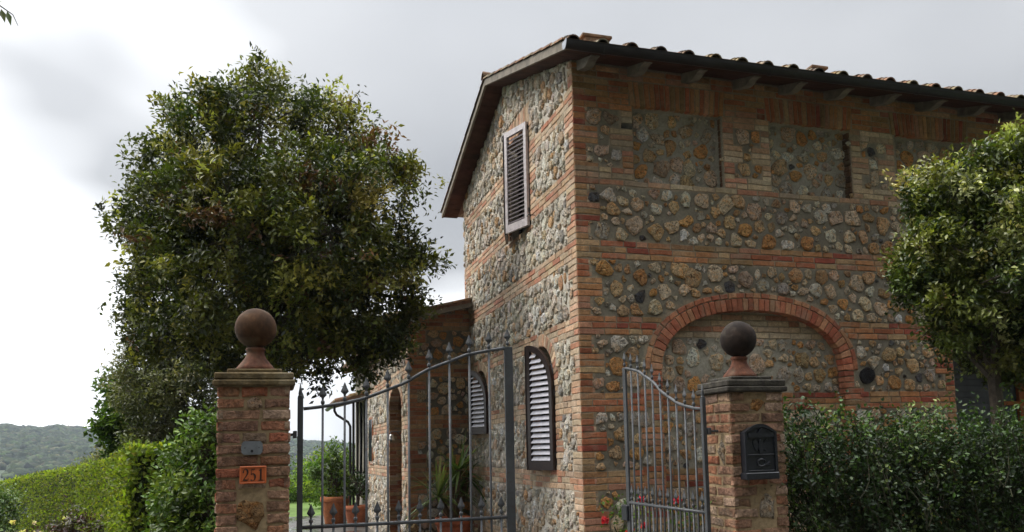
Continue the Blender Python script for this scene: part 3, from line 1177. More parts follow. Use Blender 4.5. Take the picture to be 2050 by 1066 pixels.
def in_win(u, z, g=0.0):
    for (a, b, z0, zs) in (WIN1, WIN2):
        if a - g < u < b + g and z0 - g < z:
            if z < zs:
                return True
            if math.hypot(u - (a + b) / 2, z - zs) < (b - a) / 2 + g:
                return True
    a, b, z0, z1 = WINU
    return a - g < u < b + g and z0 - g < z < z1 + g


gm = lambda u, n, z: (-n, u, z)
GW = Wall('gable_wall', house, gm, 0.0, GD, -0.05, gable_top, lambda u, z: 0.2 if in_win(u, z) else 0.0)
BG = ([(0.48, 0.27, 0.18), (0.54, 0.37, 0.25), (0.56, 0.43, 0.31), (0.42, 0.20, 0.13), (0.50, 0.39, 0.28)], [.22, .27, .25, .08, .18])
w1c = [(WIN1[0] - .15, WIN1[1] + .15)]
w2c = [(WIN2[0] - .15, WIN2[1] + .15)]


def ring_cut(w):
    def f(z):
        c, hw = (w[0] + w[1]) / 2, (w[1] - w[0]) / 2 + .15
        if z < w[2]:
            return (0, -1)
        if z < w[3]:
            return (c - hw, c + hw)
        t = hw * hw - (z - w[3]) ** 2
        return (c - math.sqrt(t), c + math.sqrt(t)) if t > 0 else (0, -1)
    return f


for zt, cuts in ((5.407, [(WINU[0] - .02, WINU[1] + .02)]), (4.595, [(WINU[0] - .02, WINU[1] + .02)]), (3.783, []),
                 (2.970, [ring_cut(WIN1), ring_cut(WIN2)]), (2.158, [ring_cut(WIN1), ring_cut(WIN2)]), (1.346, []), (0.533, [])):
    band(GW, 0, GD if zt < 5.4 else GD - .3, zt, BG, cuts, outset=.006)
    for e_, sg in ((0, 1), (GD, -1)):
        if zt < 5.4 or e_ == 0:
            quoin(GW, e_, sg, zt - 3 * CH, max(zt - 12 * CH, 0), BG, start='short' if e_ else 'long', outset=.006 if e_ == 0 else 0)
quoin(GW, 0, 1, 5.407 + 4 * CH, 5.407, BG, outset=.006)
for w in (WIN1, WIN2):
    for e_, sg in ((w[0], -1), (w[1], 1)):
        quoin(GW, e_, sg, w[3], w[2], BG, start='short', long=.26)
    c, hw = (w[0] + w[1]) / 2, (w[1] - w[0]) / 2
    nv = 24
    for k in range(nv):
        a0, a1 = math.pi * k / nv + .008, math.pi * (k + 1) / nv - .008
        P_ = lambda t, r_: (c + r_ * math.cos(t), w[3] + r_ * math.sin(t))
        GW.brick([P_(a0, hw), P_(a0, hw + .14), P_(a1, hw + .14), P_(a1, hw)], BG, front=.010)
    GW.course(w[0] - .06, w[1] + .06, w[2] - CH, w[2], BG)
for e_, sg in ((WINU[0], -1), (WINU[1], 1)):
    quoin(GW, e_, sg, WINU[3], WINU[2], BG, start='short', long=.26)
for k in range(16):
    x0 = WINU[0] - .04 + 1.12 * k / 16
    GW.brick([(x0 + .006, WINU[3] + .005), (x0 + .064, WINU[3] + .005), (x0 + .064, WINU[3] + .27), (x0 + .006, WINU[3] + .27)], BG)
GW.course(WINU[0] - .1, WINU[1] + .1, WINU[2] - CH, WINU[2], BG)
GW.fill_stones([(0.065, 0.09, 2500), (0.042, 0.062, 12000), (0.032, 0.044, 14000), (0.02, 0.03, 8000)], STONES_PALE, .014, h=(.016, .034), reach=1.3, margin=.008)
gable_wall = GW.build((0.58, 0.55, 0.485), n_brick=300, n_stone=300, rough=.007, joint=(0.46, 0.40, 0.32), stone_mat='pale_stone')

# plain rear walls, loggia shell behind the front
mb = MB()
mb.box((0.02, GD - .3, 0), (HX1, GD, 5.75), (.3, .27, .22))
mb.box((HX1 - .3, .02, 0), (HX1, GD - .31, 5.75), (.3, .27, .22))
mb.build('rear_wall', M['mortar'], house)
mb = MB()
mb.box((0.35, .16, 5.3), (HX1 - .31, GD - .31, 5.4), (.1, .1, .1))
mb.box((0.36, .16, -.04), (0.40, GD - .31, 5.29), (.05, .05, .05))
mb.build('inner_floor', M['dark'], house)
mb = MB()
mb.box((LOG_X - .02, 1.3, -.03), (HX1 - .31, 1.42, LOG_Z - .01))
mb.build('loggia_wall', M['render_grey'], house)
for r_ in range(22):                               # board lines of the set-back wall
    z0 = 1.3 + r_ * .085
    mb = MB()
    mb.box((LOG_X, 1.285, z0), (6.62, 1.298, z0 + .078), bev=.003)
    mb.build('board', M['render_grey'], house)
mb = MB()
mb.box((LOG_X - .25, .13, LOG_Z), (HX1 - .31, 1.5, LOG_Z + .1))
mb.build('loggia_ceiling', M['render_grey'], house)
mb = MB()
mb.box((LOG_X - .3, .13, -.02), (LOG_X - .03, 1.29, LOG_Z - .02), (.28, .15, .1))
mb.build('loggia_pier', M['brick'], house)
# timber window in the set-back wall
wd = MB()
for x in (6.66, 7.05, 7.5):
    wd.box((x, 1.20, 1.2), (x + (.055 if x != 7.05 else .16), 1.297, 2.56), bev=.004)
for z in (1.2, 2.03, 2.50):
    wd.box((6.71, 1.21, z), (7.5, 1.29, z + .055), bev=.004)
wfr = wd.build('window', M['warm_timber'], house)
for x0, x1 in ((6.72, 7.04), (7.22, 7.49)):
    for z0, z1 in ((1.26, 2.02), (2.09, 2.49)):
        MB().box((x0, 1.25, z0), (x1, 1.258, z1)).build('pane', M['glass'], wfr)

# gable windows behind the shutters
for (a, b, z0, z1) in (WIN1, WIN2, WINU):
    wm = MB()
    zt_ = z1 + ((b - a) / 2 if z1 < 3 else 0)
    for y in (a, (a + b) / 2 - .03, b - .06):
        wm.box((.13, y, z0), (.17, y + .06, zt_ - (.12 if z1 < 3 and y != (a + b) / 2 - .03 else 0)))
    wm.box((.13, a + .06, z0), (.169, b - .06, z0 + .06))
    wo = wm.build('window', M['brown_paint'], house)
    for y0, y1 in ((a + .06, (a + b) / 2 - .03), ((a + b) / 2 + .03, b - .06)):
        MB().box((.15, y0, z0 + .06), (.155, y1, z1 + (.3 if z1 < 3 else -.02))).build('pane', M['glass'], wo)


# shutters: two louvred leaves per window, standing ajar
def shutter(win, side, ang, frame_mat, slat_mat, arched, label):
    a, b, z0, z1 = win
    w = (b - a) / 2
    hinge = np.array([-0.012, a if side == 'near' else b])
    sg = 1 if side == 'near' else -1
    du = np.array([-math.sin(ang), sg * math.cos(ang)])      # along the leaf, hinge to meeting stile
    dn = np.array([-math.cos(ang), -sg * math.sin(ang)])     # outwards
    T = 0.038

    def mp(u, n, z):
        p = hinge + du * u + dn * n
        return (p[0], p[1], z)

    def top(u):
        if not arched:
            return z1
        t = max(0.0, w * w - (w - u) ** 2)
        return z1 + math.sqrt(t)

    fr = MB()
    st = 0.062
    zb = z0 - .01

    def post(u0, u1):
        n_ = 8
        P_ = [(u0, zb), (u1, zb)] + [(u1 + (u0 - u1) * k / n_, top(u1 + (u0 - u1) * k / n_)) for k in range(n_ + 1)]
        fr.prism(P_, mp, 0.0, T)
    post(0.004, st)
    post(w - st, w - .004)
    fr.prism([(st, zb), (w - st, zb), (w - st, zb + .10), (st, zb + .10)], mp, 0.001, T - .001)
    if arched:
        n_ = 14
        o_ = [(st + (w - 2 * st) * k / n_, top(st + (w - 2 * st) * k / n_)) for k in range(n_ + 1)]
        ws = w - st

        def tin(u):
            t = max(0.0, ws * ws - (w - u) ** 2)
            return z1 + math.sqrt(t) - .012
        i_ = [(st + (w - 2 * st) * k / n_, tin(st + (w - 2 * st) * k / n_)) for k in range(n_ + 1)]
        for k in range(n_):
            fr.prism([i_[k], i_[k + 1], o_[k + 1], o_[k]], mp, 0.001, T - .001)
    else:
        tin = lambda u: z1 - .075
        fr.prism([(st, z1 - .075), (w - st, z1 - .075), (w - st, z1), (st, z1)], mp, 0.001, T - .001)
    sh = fr.build('shutter', frame_mat, house)
    sh["label"] = label
    z = zb + .115
    pitch = 0.066 if arched else 0.0535
    while z < (top(w) - .09 if arched else z1 - .105):
        # slat runs where the opening is wide enough at this height
        lo = st - .006
        if arched and z + .035 > z1:
            t = ws * ws - (z + .035 + .012 - z1) ** 2
            if t <= 0:
                break
            lo = max(lo, w - math.sqrt(t))
        hi = w - st + .006
        if hi - lo > .05:
            s_ = MB()
            V_ = [mp(lo, .002, z + .040), mp(hi, .002, z + .040), mp(hi, T - .003, z), mp(lo, T - .003, z),
                  mp(lo, .002, z + .033), mp(hi, .002, z + .033), mp(hi, T - .003, z - .007), mp(lo, T - .003, z - .007)]
            s_.add(V_, [(0, 1, 2, 3), (7, 6, 5, 4), (0, 4, 5, 1), (2, 6, 7, 3), (1, 5, 6, 2), (0, 3, 7, 4)])
            s_.build('slat', slat_mat, sh)
        z += pitch
    # strap hinge
    for hz in (z0 + .15, z1 - .1):
        MB().box((-.03, hinge[1] - .012, hz), (-.004, hinge[1] + .012, hz + .06)).build('hinge', M['black_iron'], sh)
    return sh


ANG = R(17)
shutter(WINU, 'near', ANG, M['faded_paint'], M['dark_slat'], False, 'louvred leaf of the upper window, sky sheen painted pale on its frame')
shutter(WINU, 'far', ANG, M['brown_paint'], M['dark_slat'], False, 'dark louvred leaf of the upper window')
shutter(WIN1, 'near', ANG, M['brown_paint'], M['slat_paint'], True, 'dark brown half-arched leaf with sky sheen painted pale on its slats')
shutter(WIN1, 'far', ANG, M['brown_paint'], M['dark_slat'], True, 'dark brown half-arched leaf turned away')
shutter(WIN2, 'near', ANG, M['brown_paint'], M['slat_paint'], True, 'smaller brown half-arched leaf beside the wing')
shutter(WIN2, 'far', ANG, M['brown_paint'], M['dark_slat'], True, 'smaller brown half-arched leaf nearest the wing')
for y, z in ((1.45, 4.42), (2.95, 4.16)):           # iron shutter stays on the wall
    MB().tube([(0.02, y, z), (-.10, y - .02, z), (-.12, y - .02, z - .03)], .006, 5).build('shutter_stay', M['black_iron'], house)

# ------------------------------------------------------------------ roof
SL = 0.305
EAVE_Y, BACK_Y, RAKE_X = -0.56, GD + .5, -0.285
RX1 = HX1 + .3


def roof_z(y, extra=0.0):
    return 5.752 + SL * min(y, GD - y) + extra


rf = MB()
apex = GD / 2
for (ya, yb) in ((EAVE_Y, apex), (apex, BACK_Y)):
    za, zb_ = roof_z(ya), roof_z(yb)
    V = [(RAKE_X + .03, ya, za + .022), (RX1, ya, za + .022), (RX1, yb, zb_ + .022), (RAKE_X + .03, yb, zb_ + .022),
         (RAKE_X + .03, ya, za + .10), (RX1, ya, za + .10), (RX1, yb, zb_ + .10), (RAKE_X + .03, yb, zb_ + .10)]
    rf.add(V, [(0, 3, 2, 1), (4, 5, 6, 7), (0, 1, 5, 4), (1, 2, 6, 5), (2, 3, 7, 6), (3, 0, 4, 7)], (.16, .10, .075))
roof = rf.build('roof', M['tile'], house)
# flat tiles of the soffit along the gable and the front eave
for side in (0, 1):
    n_c = 24
    for k in range(n_c):
        ya = EAVE_Y + (apex - EAVE_Y) * k / n_c if side == 0 else apex + (BACK_Y - apex) * k / n_c
        yb = EAVE_Y + (apex - EAVE_Y) * (k + 1) / n_c if side == 0 else apex + (BACK_Y - apex) * (k + 1) / n_c
        c_ = palette(1, [(1.0, 1.0, 1.0), (1.25, 1.1, 1.0), (.75, .75, .8)], [.5, .3, .2], .12)[0]
        mb = MB()
        g_ = .003
        V = [(RAKE_X + .035, ya + g_, roof_z(ya + g_)), (-.012, ya + g_, roof_z(ya + g_)), (-.012, yb - g_, roof_z(yb - g_)), (RAKE_X + .035, yb - g_, roof_z(yb - g_))]
        V += [(p[0], p[1], p[2] + .02) for p in V]
        mb.add(V, [(0, 3, 2, 1), (4, 5, 6, 7), (0, 1, 5, 4), (1, 2, 6, 5), (2, 3, 7, 6), (3, 0, 4, 7)], tuple(c_))
        mb.build('soffit_tile', M['soffit'], roof)
es = MB()
for k in range(30):
    x0 = -.008 + k * .29
    c_ = tuple(palette(1, [(1.0, 1.0, 1.0), (1.2, 1.05, .95), (.75, .75, .8)], [.5, .3, .2], .12)[0])
    for j in range(4):
        ya, yb = EAVE_Y + .14 * j + .003, EAVE_Y + .14 * (j + 1) - .003
        V = [(x0 + .003, ya, roof_z(ya)), (x0 + .287, ya, roof_z(ya)), (x0 + .287, yb, roof_z(yb)), (x0 + .003, yb, roof_z(yb))]
        V += [(p[0], p[1], p[2] + .02) for p in V]
        es.add(V, [(0, 3, 2, 1), (4, 5, 6, 7), (0, 1, 5, 4), (1, 2, 6, 5), (2, 3, 7, 6), (3, 0, 4, 7)], c_)
es.build('eave_soffit', M['soffit'], roof)
# rake boards
for (ya, yb) in ((EAVE_Y - .01, apex), (apex, BACK_Y)):
    mb = MB()
    za, zb_ = roof_z(ya), roof_z(yb)
    V = [(RAKE_X, ya, za - .008), (RAKE_X + .03, ya, za - .008), (RAKE_X + .03, yb, zb_ - .008), (RAKE_X, yb, zb_ - .008)]
    V += [(p[0], p[1], p[2] + .09) for p in V]
    mb.add(V, [(0, 3, 2, 1), (4, 5, 6, 7), (0, 1, 5, 4), (1, 2, 6, 5), (2, 3, 7, 6), (3, 0, 4, 7)])
    mb.build('rake_board', M['timber'], roof)
# rafter ends with a carved toe
for x in (.10, .69, 1.345, 2.0, 2.6, 3.22, 3.88, 4.55, 5.21, 5.86, 6.5, 7.15, 7.8):
    prof = []
    y_in, y_out = .02, -.47
    for y, dz in ((y_in, -.004), (y_out, -.004)):
        prof.append((y, roof_z(y) + dz))
    prof += [(y_out, roof_z(y_out) - .016), (y_out + .05, roof_z(y_out + .05) - .024), (y_out + .10, roof_z(y_out + .10) - .044), (y_out + .15, roof_z(y_out + .15) - .078), (y_out + .20, roof_z(y_out + .2) - .102), (y_out + .26, roof_z(y_out + .26) - .112), (y_in, roof_z(y_in) - .115)]
    mb = MB()
    mb.prism(prof, lambda u, n, z, x=x: (x + n, u, z), -.045, .045)
    mb.build('rafter_end', M['timber'], house)

# gutter
gt = MB()
gy, gz, gr = EAVE_Y - .055, 5.625, .062
nx = 40
sec = [(gy + gr * math.cos(t), gz + gr * math.sin(t)) for t in np.linspace(math.pi, 2 * math.pi, 11)]
sec_o = [(gy + (gr + .004) * math.cos(t), gz + (gr + .004) * math.sin(t)) for t in np.linspace(2 * math.pi, math.pi, 11)]
poly = sec + [(gy + gr, gz + .01)] + [(gy + gr + .004, gz + .01)] + sec_o + [(gy - gr - .010, gz + .012), (gy - gr + .004, gz + .014)]
gt.prism(poly, lambda u, n, z: (n, u, z), RAKE_X + .0, RX1)
gut = gt.build('gutter', M['gutter'], house)
endp = [(gy + (gr + .007) * math.cos(t), gz + (gr + .007) * math.sin(t)) for t in np.linspace(math.pi, 2 * math.pi, 15)] + [(gy + gr + .007, gz + .018), (gy - gr - .007, gz + .018)]
ec = MB()
ec.prism(endp, lambda u, n, z: (n, u, z), RAKE_X - .006, RAKE_X - .0005)
ec.build('end_cap', M['plate'], gut)
for x in (.12, 2.05, 4.0, 5.9):
    mb = MB()
    so = [(gy + (gr + .009) * math.cos(t), gz + (gr + .009) * math.sin(t)) for t in np.linspace(math.pi, 2 * math.pi, 13)]
    si = [(gy + (gr + .0045) * math.cos(t), gz + (gr + .0045) * math.sin(t)) for t in np.linspace(2 * math.pi, math.pi, 13)]
    mb.prism(so + si, lambda u, n, z: (n, u, z), x, x + .04)
    mb.build('joint_clip', M['gutter'], gut)


# barrel tiles
def tile_mesh(tint, k):
    mb = MB()
    L, r1, r2, th = .44, .074, .060, .013
    ns = 8
    A = np.linspace(0, math.pi, ns)
    V = [(r1 * math.cos(a), 0, r1 * math.sin(a) * .95) for a in A] + [((r1 - th) * math.cos(a), 0, (r1 - th) * math.sin(a) * .95) for a in A]
    V += [(r2 * math.cos(a), L, r2 * math.sin(a) * .95) for a in A]
    F = []
    for i in range(ns - 1):
        F.append((i, i + 1, 2 * ns + i + 1, 2 * ns + i))
        F.append((i, ns + i, ns + i + 1, i + 1))
    me = bpy.data.meshes.new('tile')
    me.from_pydata(V, [], F)
    ca = me.color_attributes.new('tint', 'FLOAT_COLOR', 'POINT')
    c = np.ones((len(V), 4), np.float32)
    c[:, :3] = tint
    ca.data.foreach_set('color', c.ravel())
    me.materials.append(M['tile'])
    return me


TILES = [tile_mesh(t, i) for i, t in enumerate([(.26, .14, .08), (.22, .14, .09), (.30, .20, .09), (.16, .12, .09), (.25, .20, .11), (.12, .09, .07)])]
pitch_a = math.atan(SL)
cols = [0.13 + .32 * k for k in range(-1, 27)]
n_t = 0
far = MB()
for ci, x in enumerate(cols):
    for r_ in (0, .2, .4, 1, 2, 3, 4, 5, 6, 7, 8):
        d = .36 * r_ - .06
        y = EAVE_Y + d * math.cos(pitch_a)
        z = roof_z(EAVE_Y) + .080 + d * math.sin(pitch_a) + .004 + (.03 * r_ if r_ < 1 else 0)
        rot_ = Matrix.Rotation(pitch_a - .035, 4, 'X') @ Matrix.Rotation((rng.random() - .5) * .05, 4, 'Z')
        xj = x + (rng.random() - .5) * .014
        me = TILES[rng.integers(len(TILES))]
        if ci < 26:
            o = bpy.data.objects.new('tile', me)
            o.parent = roof
            mt_ = Matrix.Translation(Vector((xj, y, z)) - Vector(tuple(WORLD[roof.name]))) @ rot_
            o.matrix_local = mt_
            scene.collection.objects.link(o)
            n_t += 1
# broad pan tiles between the barrels: one stepped bed per slope
bed = MB()
for r_ in range(10):
    y0, y1 = EAVE_Y - .03 + .345 * r_, EAVE_Y - .03 + .345 * (r_ + 1) + .03
    y1 = min(y1, apex)
    za, zb_ = roof_z(y0) + .118, roof_z(y1) + .104
    V = [(RAKE_X - .02, y0, za - .02), (RX1, y0, za - .02), (RX1, y0, za), (RAKE_X - .02, y0, za), (RAKE_X - .02, y1, zb_), (RX1, y1, zb_), (RAKE_X - .02, y1, zb_ - .02)]
    bed.add(V, [(0, 1, 2, 3), (3, 2, 5, 4), (0, 3, 4, 6)], tuple(palette(1, [(.30, .19, .12), (.24, .17, .12)], [.5, .5])[0]))
for r_ in range(10):
    y0, y1 = BACK_Y + .03 - .345 * r_, max(BACK_Y + .03 - .345 * (r_ + 1) - .03, apex)
    za, zb_ = roof_z(y0) + .118, roof_z(y1) + .104
    V = [(RAKE_X - .02, y0, za - .02), (RX1, y0, za - .02), (RX1, y0, za), (RAKE_X - .02, y0, za), (RAKE_X - .02, y1, zb_), (RX1, y1, zb_), (RAKE_X - .02, y1, zb_ - .02)]
    bed.add(V, [(0, 1, 2, 3), (3, 2, 5, 4), (0, 3, 4, 6)], tuple(palette(1, [(.10, .07, .06), (.13, .09, .07)], [.5, .5])[0]))
ob = bed.build('pan_tiles', M['tile'], roof)
ob["kind"] = 'stuff'
# barrel column along the gable edge lies flat on the rake, ridge tiles on top
for k in range(24):
    o = bpy.data.objects.new('ridge_tile', TILES[rng.integers(3)])
    o.parent = roof
    mt_ = Matrix.Translation(Vector((RAKE_X - .03 + .37 * k, apex, roof_z(apex) + .10)) - Vector(tuple(WORLD[roof.name]))) @ Matrix.Rotation(-math.pi / 2, 4, 'Z') @ Matrix.Rotation(-.03, 4, 'X') @ Matrix.Scale(1.25, 4)
    o.matrix_local = mt_
    scene.collection.objects.link(o)
# little flat-brick vents on the slope
for (x0, x1, y) in ((.02, .32, -.30), (2.83, 3.02, -.25)):
    mb = MB()
    z = roof_z(y) + .13
    mb.box((x0, y - .09, z), (x1 - .05, y + .1, z + .05), (.22, .14, .09), bev=.006)
    mb.box((x0 - .03, y - .10, z + .052), (x1, y + .11, z + .085), (.25, .16, .10), bev=.006)
    mb.build('roof_vent', M['tile'], roof)

# ------------------------------------------------------------------ low wing behind
wing = empty('house_wing', (-1.0, 5.25, 0))
tag(wing, 'low brick and stone wing with an arched doorway, set against the farmhouse gable', 'building')
AY = 5.25


def wing_top(u):
    return 3.93 + 0.24 * u


wm_ = lambda u, n, z: (u, AY - n, z)
WF = Wall('wing_front_wall', wing, wm_, -1.0, 0.0, -.05, wing_top)
WB = ([(0.42, 0.19, 0.10), (0.46, 0.26, 0.13), (0.36, 0.14, 0.08), (0.44, 0.30, 0.17)], [.3, .3, .2, .2])
for zt in (2.970, 2.158, 1.346):
    band(WF, -1.0, -.01, zt, WB, outset=.006)
    quoin(WF, -1.0, 1, zt - 3 * CH, max(zt - 12 * CH, 0.0), WB, outset=.006, start='long')
quoin(WF, -1.0, 1, 2.97 + 8 * CH, 2.97, WB, outset=.006, start='long')
for c in range(6):
    z1 = 2.97 + 8 * CH + (c + 1) * CH
    for_a = max(-1.0, (z1 + .02 - 3.93) / .24)
    if for_a < -.1:
        WF.course(for_a - (.006 if for_a == -1.0 else 0), -.01, z1 - CH, z1, WB, off=.14 if c % 2 else 0)
WF.fill_stones([(0.07, 0.10, 700), (0.05, 0.07, 1500), (0.03, 0.045, 1500)], STONES, .02, h=(.018, .034), reach=1.2, z_hi=4.0)
WF.build((0.17, 0.155, 0.125), n_brick=150, n_stone=100)

DOOR = (5.98, 7.6, 2.36, .36)                      # u0, u1, spring, rise


def in_door(u, z, g=0.0):
    a, b, zs, rs = DOOR
    if not (a - g < u < b + g):
        return False
    if z < zs:
        return True
    t = 1 - ((u - (a + b) / 2) / ((b - a) / 2 + g)) ** 2
    return t > 0 and z < zs + (rs + g) * math.sqrt(t)


lm = lambda u, n, z: (-1.0 - n, u, z)
WL = Wall('wing_side_wall', wing, lm, AY, 14.5, -.05, lambda u: 3.69, lambda u, z: 0.0, lambda u, z: in_door(u, z))
dcut = lambda z: (DOOR[0] - .15, DOOR[1] + .15) if in_door((DOOR[0] + DOOR[1]) / 2, z - .16) else (0, -1)
for zt in (3.6, 2.970, 2.158, 1.346):
    band(WL, AY, 11.2, zt, BG, [dcut], outset=.006)
quoin(WL, AY, 1, 3.4, 2.97, BG, start='short', outset=.006)
for zt in (2.970, 2.158, 1.346):
    quoin(WL, AY, 1, zt - 3 * CH, max(zt - 12 * CH, 0), BG, start='short', outset=.006)
for e_, sg in ((DOOR[0], -1), (DOOR[1], 1)):
    quoin(WL, e_, sg, DOOR[2], 0.6, BG, start='short', long=.25)
a, b, zs, rs = DOOR
for k in range(30):
    t0, t1 = math.pi * k / 30 + .004, math.pi * (k + 1) / 30 - .004
    P_ = lambda t, g: ((a + b) / 2 + ((b - a) / 2 + g) * math.cos(t), zs + (rs + g) * math.sin(t))
    WL.brick([P_(t0, 0), P_(t0, .14), P_(t1, .14), P_(t1, 0)], BG, front=.012)
WL.fill_stones([(0.075, 0.10, 1500), (0.05, 0.07, 3500), (0.03, 0.045, 3000)], STONES_PALE, .016, h=(.018, .034), reach=1.25, margin=.008, z_hi=3.7, u_hi=11.3)
WL.build((0.30, 0.28, 0.235), step=.05, n_brick=120, n_stone=120, stone_mat='pale_stone')
# doorway reveal of plain bricks, dark passage inside
mb = MB()
mb.box((-1.0 + .42, a - .6, -.02), (-.55, b + .6, 3.2), (.05, .045, .04))
mb.build('passage_door', M['dark'], wing)
for yj, sg in ((b, 1), (a, -1)):
    z = 0.0
    k = 0
    while z < zs:
        off = .13 if k % 2 else .26
        for (x0, x1) in ((-1.0, -1.0 + off), (-1.0 + off, -.58)):
            mb = MB()
            lo = (x0 + .005, min(yj, yj + sg * .1) + (0.004 if sg > 0 else 0), z + .005)
            hi = (x1 - .005, max(yj, yj + sg * .1) - (0.004 if sg < 0 else 0), z + CH - .005)
            mb.box(lo, hi, pick(WB), bev=.004)
            mb.build('brick', M['brick'], wing)
        z += CH
        k += 1
for y_ in (b + .09, a - .14):
    mb = MB()
    mb.box((-.985, y_, -.02), (-.58, y_ + .05, zs + .02), (.2, .17, .13))
    mb.build('reveal_joint', M['mortar'], wing)
av = MB()
nA = 16
V, F = [], []
for k in range(nA + 1):
    t = math.pi * k / nA
    for x in (-.985, -.57):
        V.append((x, (a + b) / 2 + ((b - a) / 2 + .01) * math.cos(t), zs + (rs + .01) * math.sin(t)))
for k in range(nA):
    F.append((2 * k, 2 * k + 1, 2 * k + 3, 2 * k + 2))
av.add(V, F, (.22, .12, .08))
av.build('reveal_vault', M['brick'], wing)
# small arched window further along, dark
mb = MB()
mb.box((-1.03, 10.2, 1.35), (-1.012, 10.9, 2.35))
sw = mb.build('window', M['warm_timber'], wing)
MB().box((-1.04, 10.26, 1.42), (-1.031, 10.84, 2.3)).build('pane', M['glass'], sw)
# back and roof
mb = MB()
mb.box((-.98, 14.2, 0), (1.5, 14.5, 3.7), (.3, .26, .2))
mb.build('wing_end_wall', M['mortar'], wing)
rw = MB()


def wr_z(x):
    return 4.03 + .24 * x


def slab(mb, x0, x1, y0, y1, zf, dz0, dz1, tint):
    V = [(x0, y0, zf(x0) + dz0), (x1, y0, zf(x1) + dz0), (x1, y1, zf(x1) + dz0), (x0, y1, zf(x0) + dz0)]
    V += [(x0, y0, zf(x0) + dz1), (x1, y0, zf(x1) + dz1), (x1, y1, zf(x1) + dz1), (x0, y1, zf(x0) + dz1)]
    mb.add(V, [(0, 3, 2, 1), (4, 5, 6, 7), (0, 1, 5, 4), (1, 2, 6, 5), (2, 3, 7, 6), (3, 0, 4, 7)], tint)


slab(rw, -1.34, -.012, AY - .30, 14.6, wr_z, -.09, -.045, (.2, .11, .08))
slab(rw, .0, 1.6, GD + .02, 14.6, wr_z, -.09, -.045, (.2, .11, .08))
wroof = rw.build('roof', M['tile'], wing)
for k in range(4):
    x1 = -.015 - .33 * k
    x0 = x1 - .34
    mb = MB()
    slab(mb, x0, x1, AY - .34, AY - .05, wr_z, -.043 + .0, -.012, pick(([(.30, .20, .13), (.24, .17, .12), (.36, .2, .11)], [.4, .3, .3])))
    mb.build('edge_tile', M['tile'], wroof)
    for r_ in range(1, 20):
        pass
for k in range(26):
    y = AY - .15 + .36 * k
    o = bpy.data.objects.new('tile', TILES[rng.integers(len(TILES))])
    o.parent = wroof
    o.matrix_local = Matrix.Translation(Vector((-1.38, y, wr_z(-1.38) - .03)) - Vector(tuple(WORLD[wroof.name]))) @ Matrix.Rotation(-math.pi / 2, 4, 'Z') @ Matrix.Rotation(.23, 4, 'X')
    scene.collection.objects.link(o)
# timber rake under the wing's roof edge
mb = MB()
slab(mb, -1.33, -.014, AY - .295, AY - .25, wr_z, -.16, -.092, (1, 1, 1))
mb.build('rake_board', M['timber'], wing)

# porch roof at the far end with gutter and downpipe, rolled-down grey blind
pz = lambda x: 2.93 + .26 * (x + 1.0)
mb = MB()
slab(mb, -1.64, -1.03, 11.6, 14.4, pz, -.05, 0.0, (.22, .14, .10))
porch = mb.build('porch_roof', M['tile'], wing)
for k in range(9):
    o = bpy.data.objects.new('tile', TILES[rng.integers(len(TILES))])
    o.parent = porch
    o.matrix_local = Matrix.Translation(Vector((-1.68, 11.72 + .31 * k, pz(-1.68) + .0)) - Vector(tuple(WORLD[porch.name]))) @ Matrix.Rotation(-math.pi / 2, 4, 'Z') @ Matrix.Rotation(.25, 4, 'X') @ Matrix.Scale(1.1, 4)
    scene.collection.objects.link(o)
    o = bpy.data.objects.new('tile', TILES[rng.integers(len(TILES))])
    o.parent = porch
    o.matrix_local = Matrix.Translation(Vector((-1.36, 11.72 + .31 * k, pz(-1.36) + .02)) - Vector(tuple(WORLD[porch.name]))) @ Matrix.Rotation(-math.pi / 2, 4, 'Z') @ Matrix.Rotation(.25, 4, 'X') @ Matrix.Scale(1.1, 4)
    scene.collection.objects.link(o)
mb = MB()
pg = [(-1.70 + .06 * math.cos(t), pz(-1.68) - .03 + .06 * math.sin(t)) for t in np.linspace(math.pi, 2 * math.pi, 9)]
pg2 = [(-1.70 + .052 * math.cos(t), pz(-1.68) - .03 + .052 * math.sin(t)) for t in np.linspace(2 * math.pi, math.pi, 9)]
mb.prism(pg + pg2, lambda u, n, z: (u, n, z), 11.55, 14.45)
mb.build('porch_gutter', M['gutter'], wing)
MB().tube([(-1.70, 11.75, pz(-1.68) - .06), (-1.70, 11.75, pz(-1.68) - .2), (-1.65, 11.76, 2.46), (-1.40, 11.8, 2.30), (-1.35, 11.8, 2.2), (-1.345, 11.8, 0.0)], .03, 8).build('downpipe', M['gutter'], wing)
for x in (-1.27, -1.18):
    MB().tube([(x, 11.9, 0), (x, 11.9, pz(x) - .07)], .03, 8).build('porch_post', M['gutter'], wing)
cl = MB()
V, F = [], []
for j in range(12):
    for i in range(14):
        u = i / 13
        V.append((-1.13 + .10 * u + .015 * math.sin(i * 1.7 + j * .3), 11.85 + .9 * u * .6 + .02 * math.sin(i * 2.3), 2.75 - 1.85 * j / 11))
for j in range(11):
    for i in range(13):
        F.append((j * 14 + i, j * 14 + i + 1, (j + 1) * 14 + i + 1, (j + 1) * 14 + i))
cl.add(V, F)
cl.build('blind', M['cloth'], wing, smooth=True)

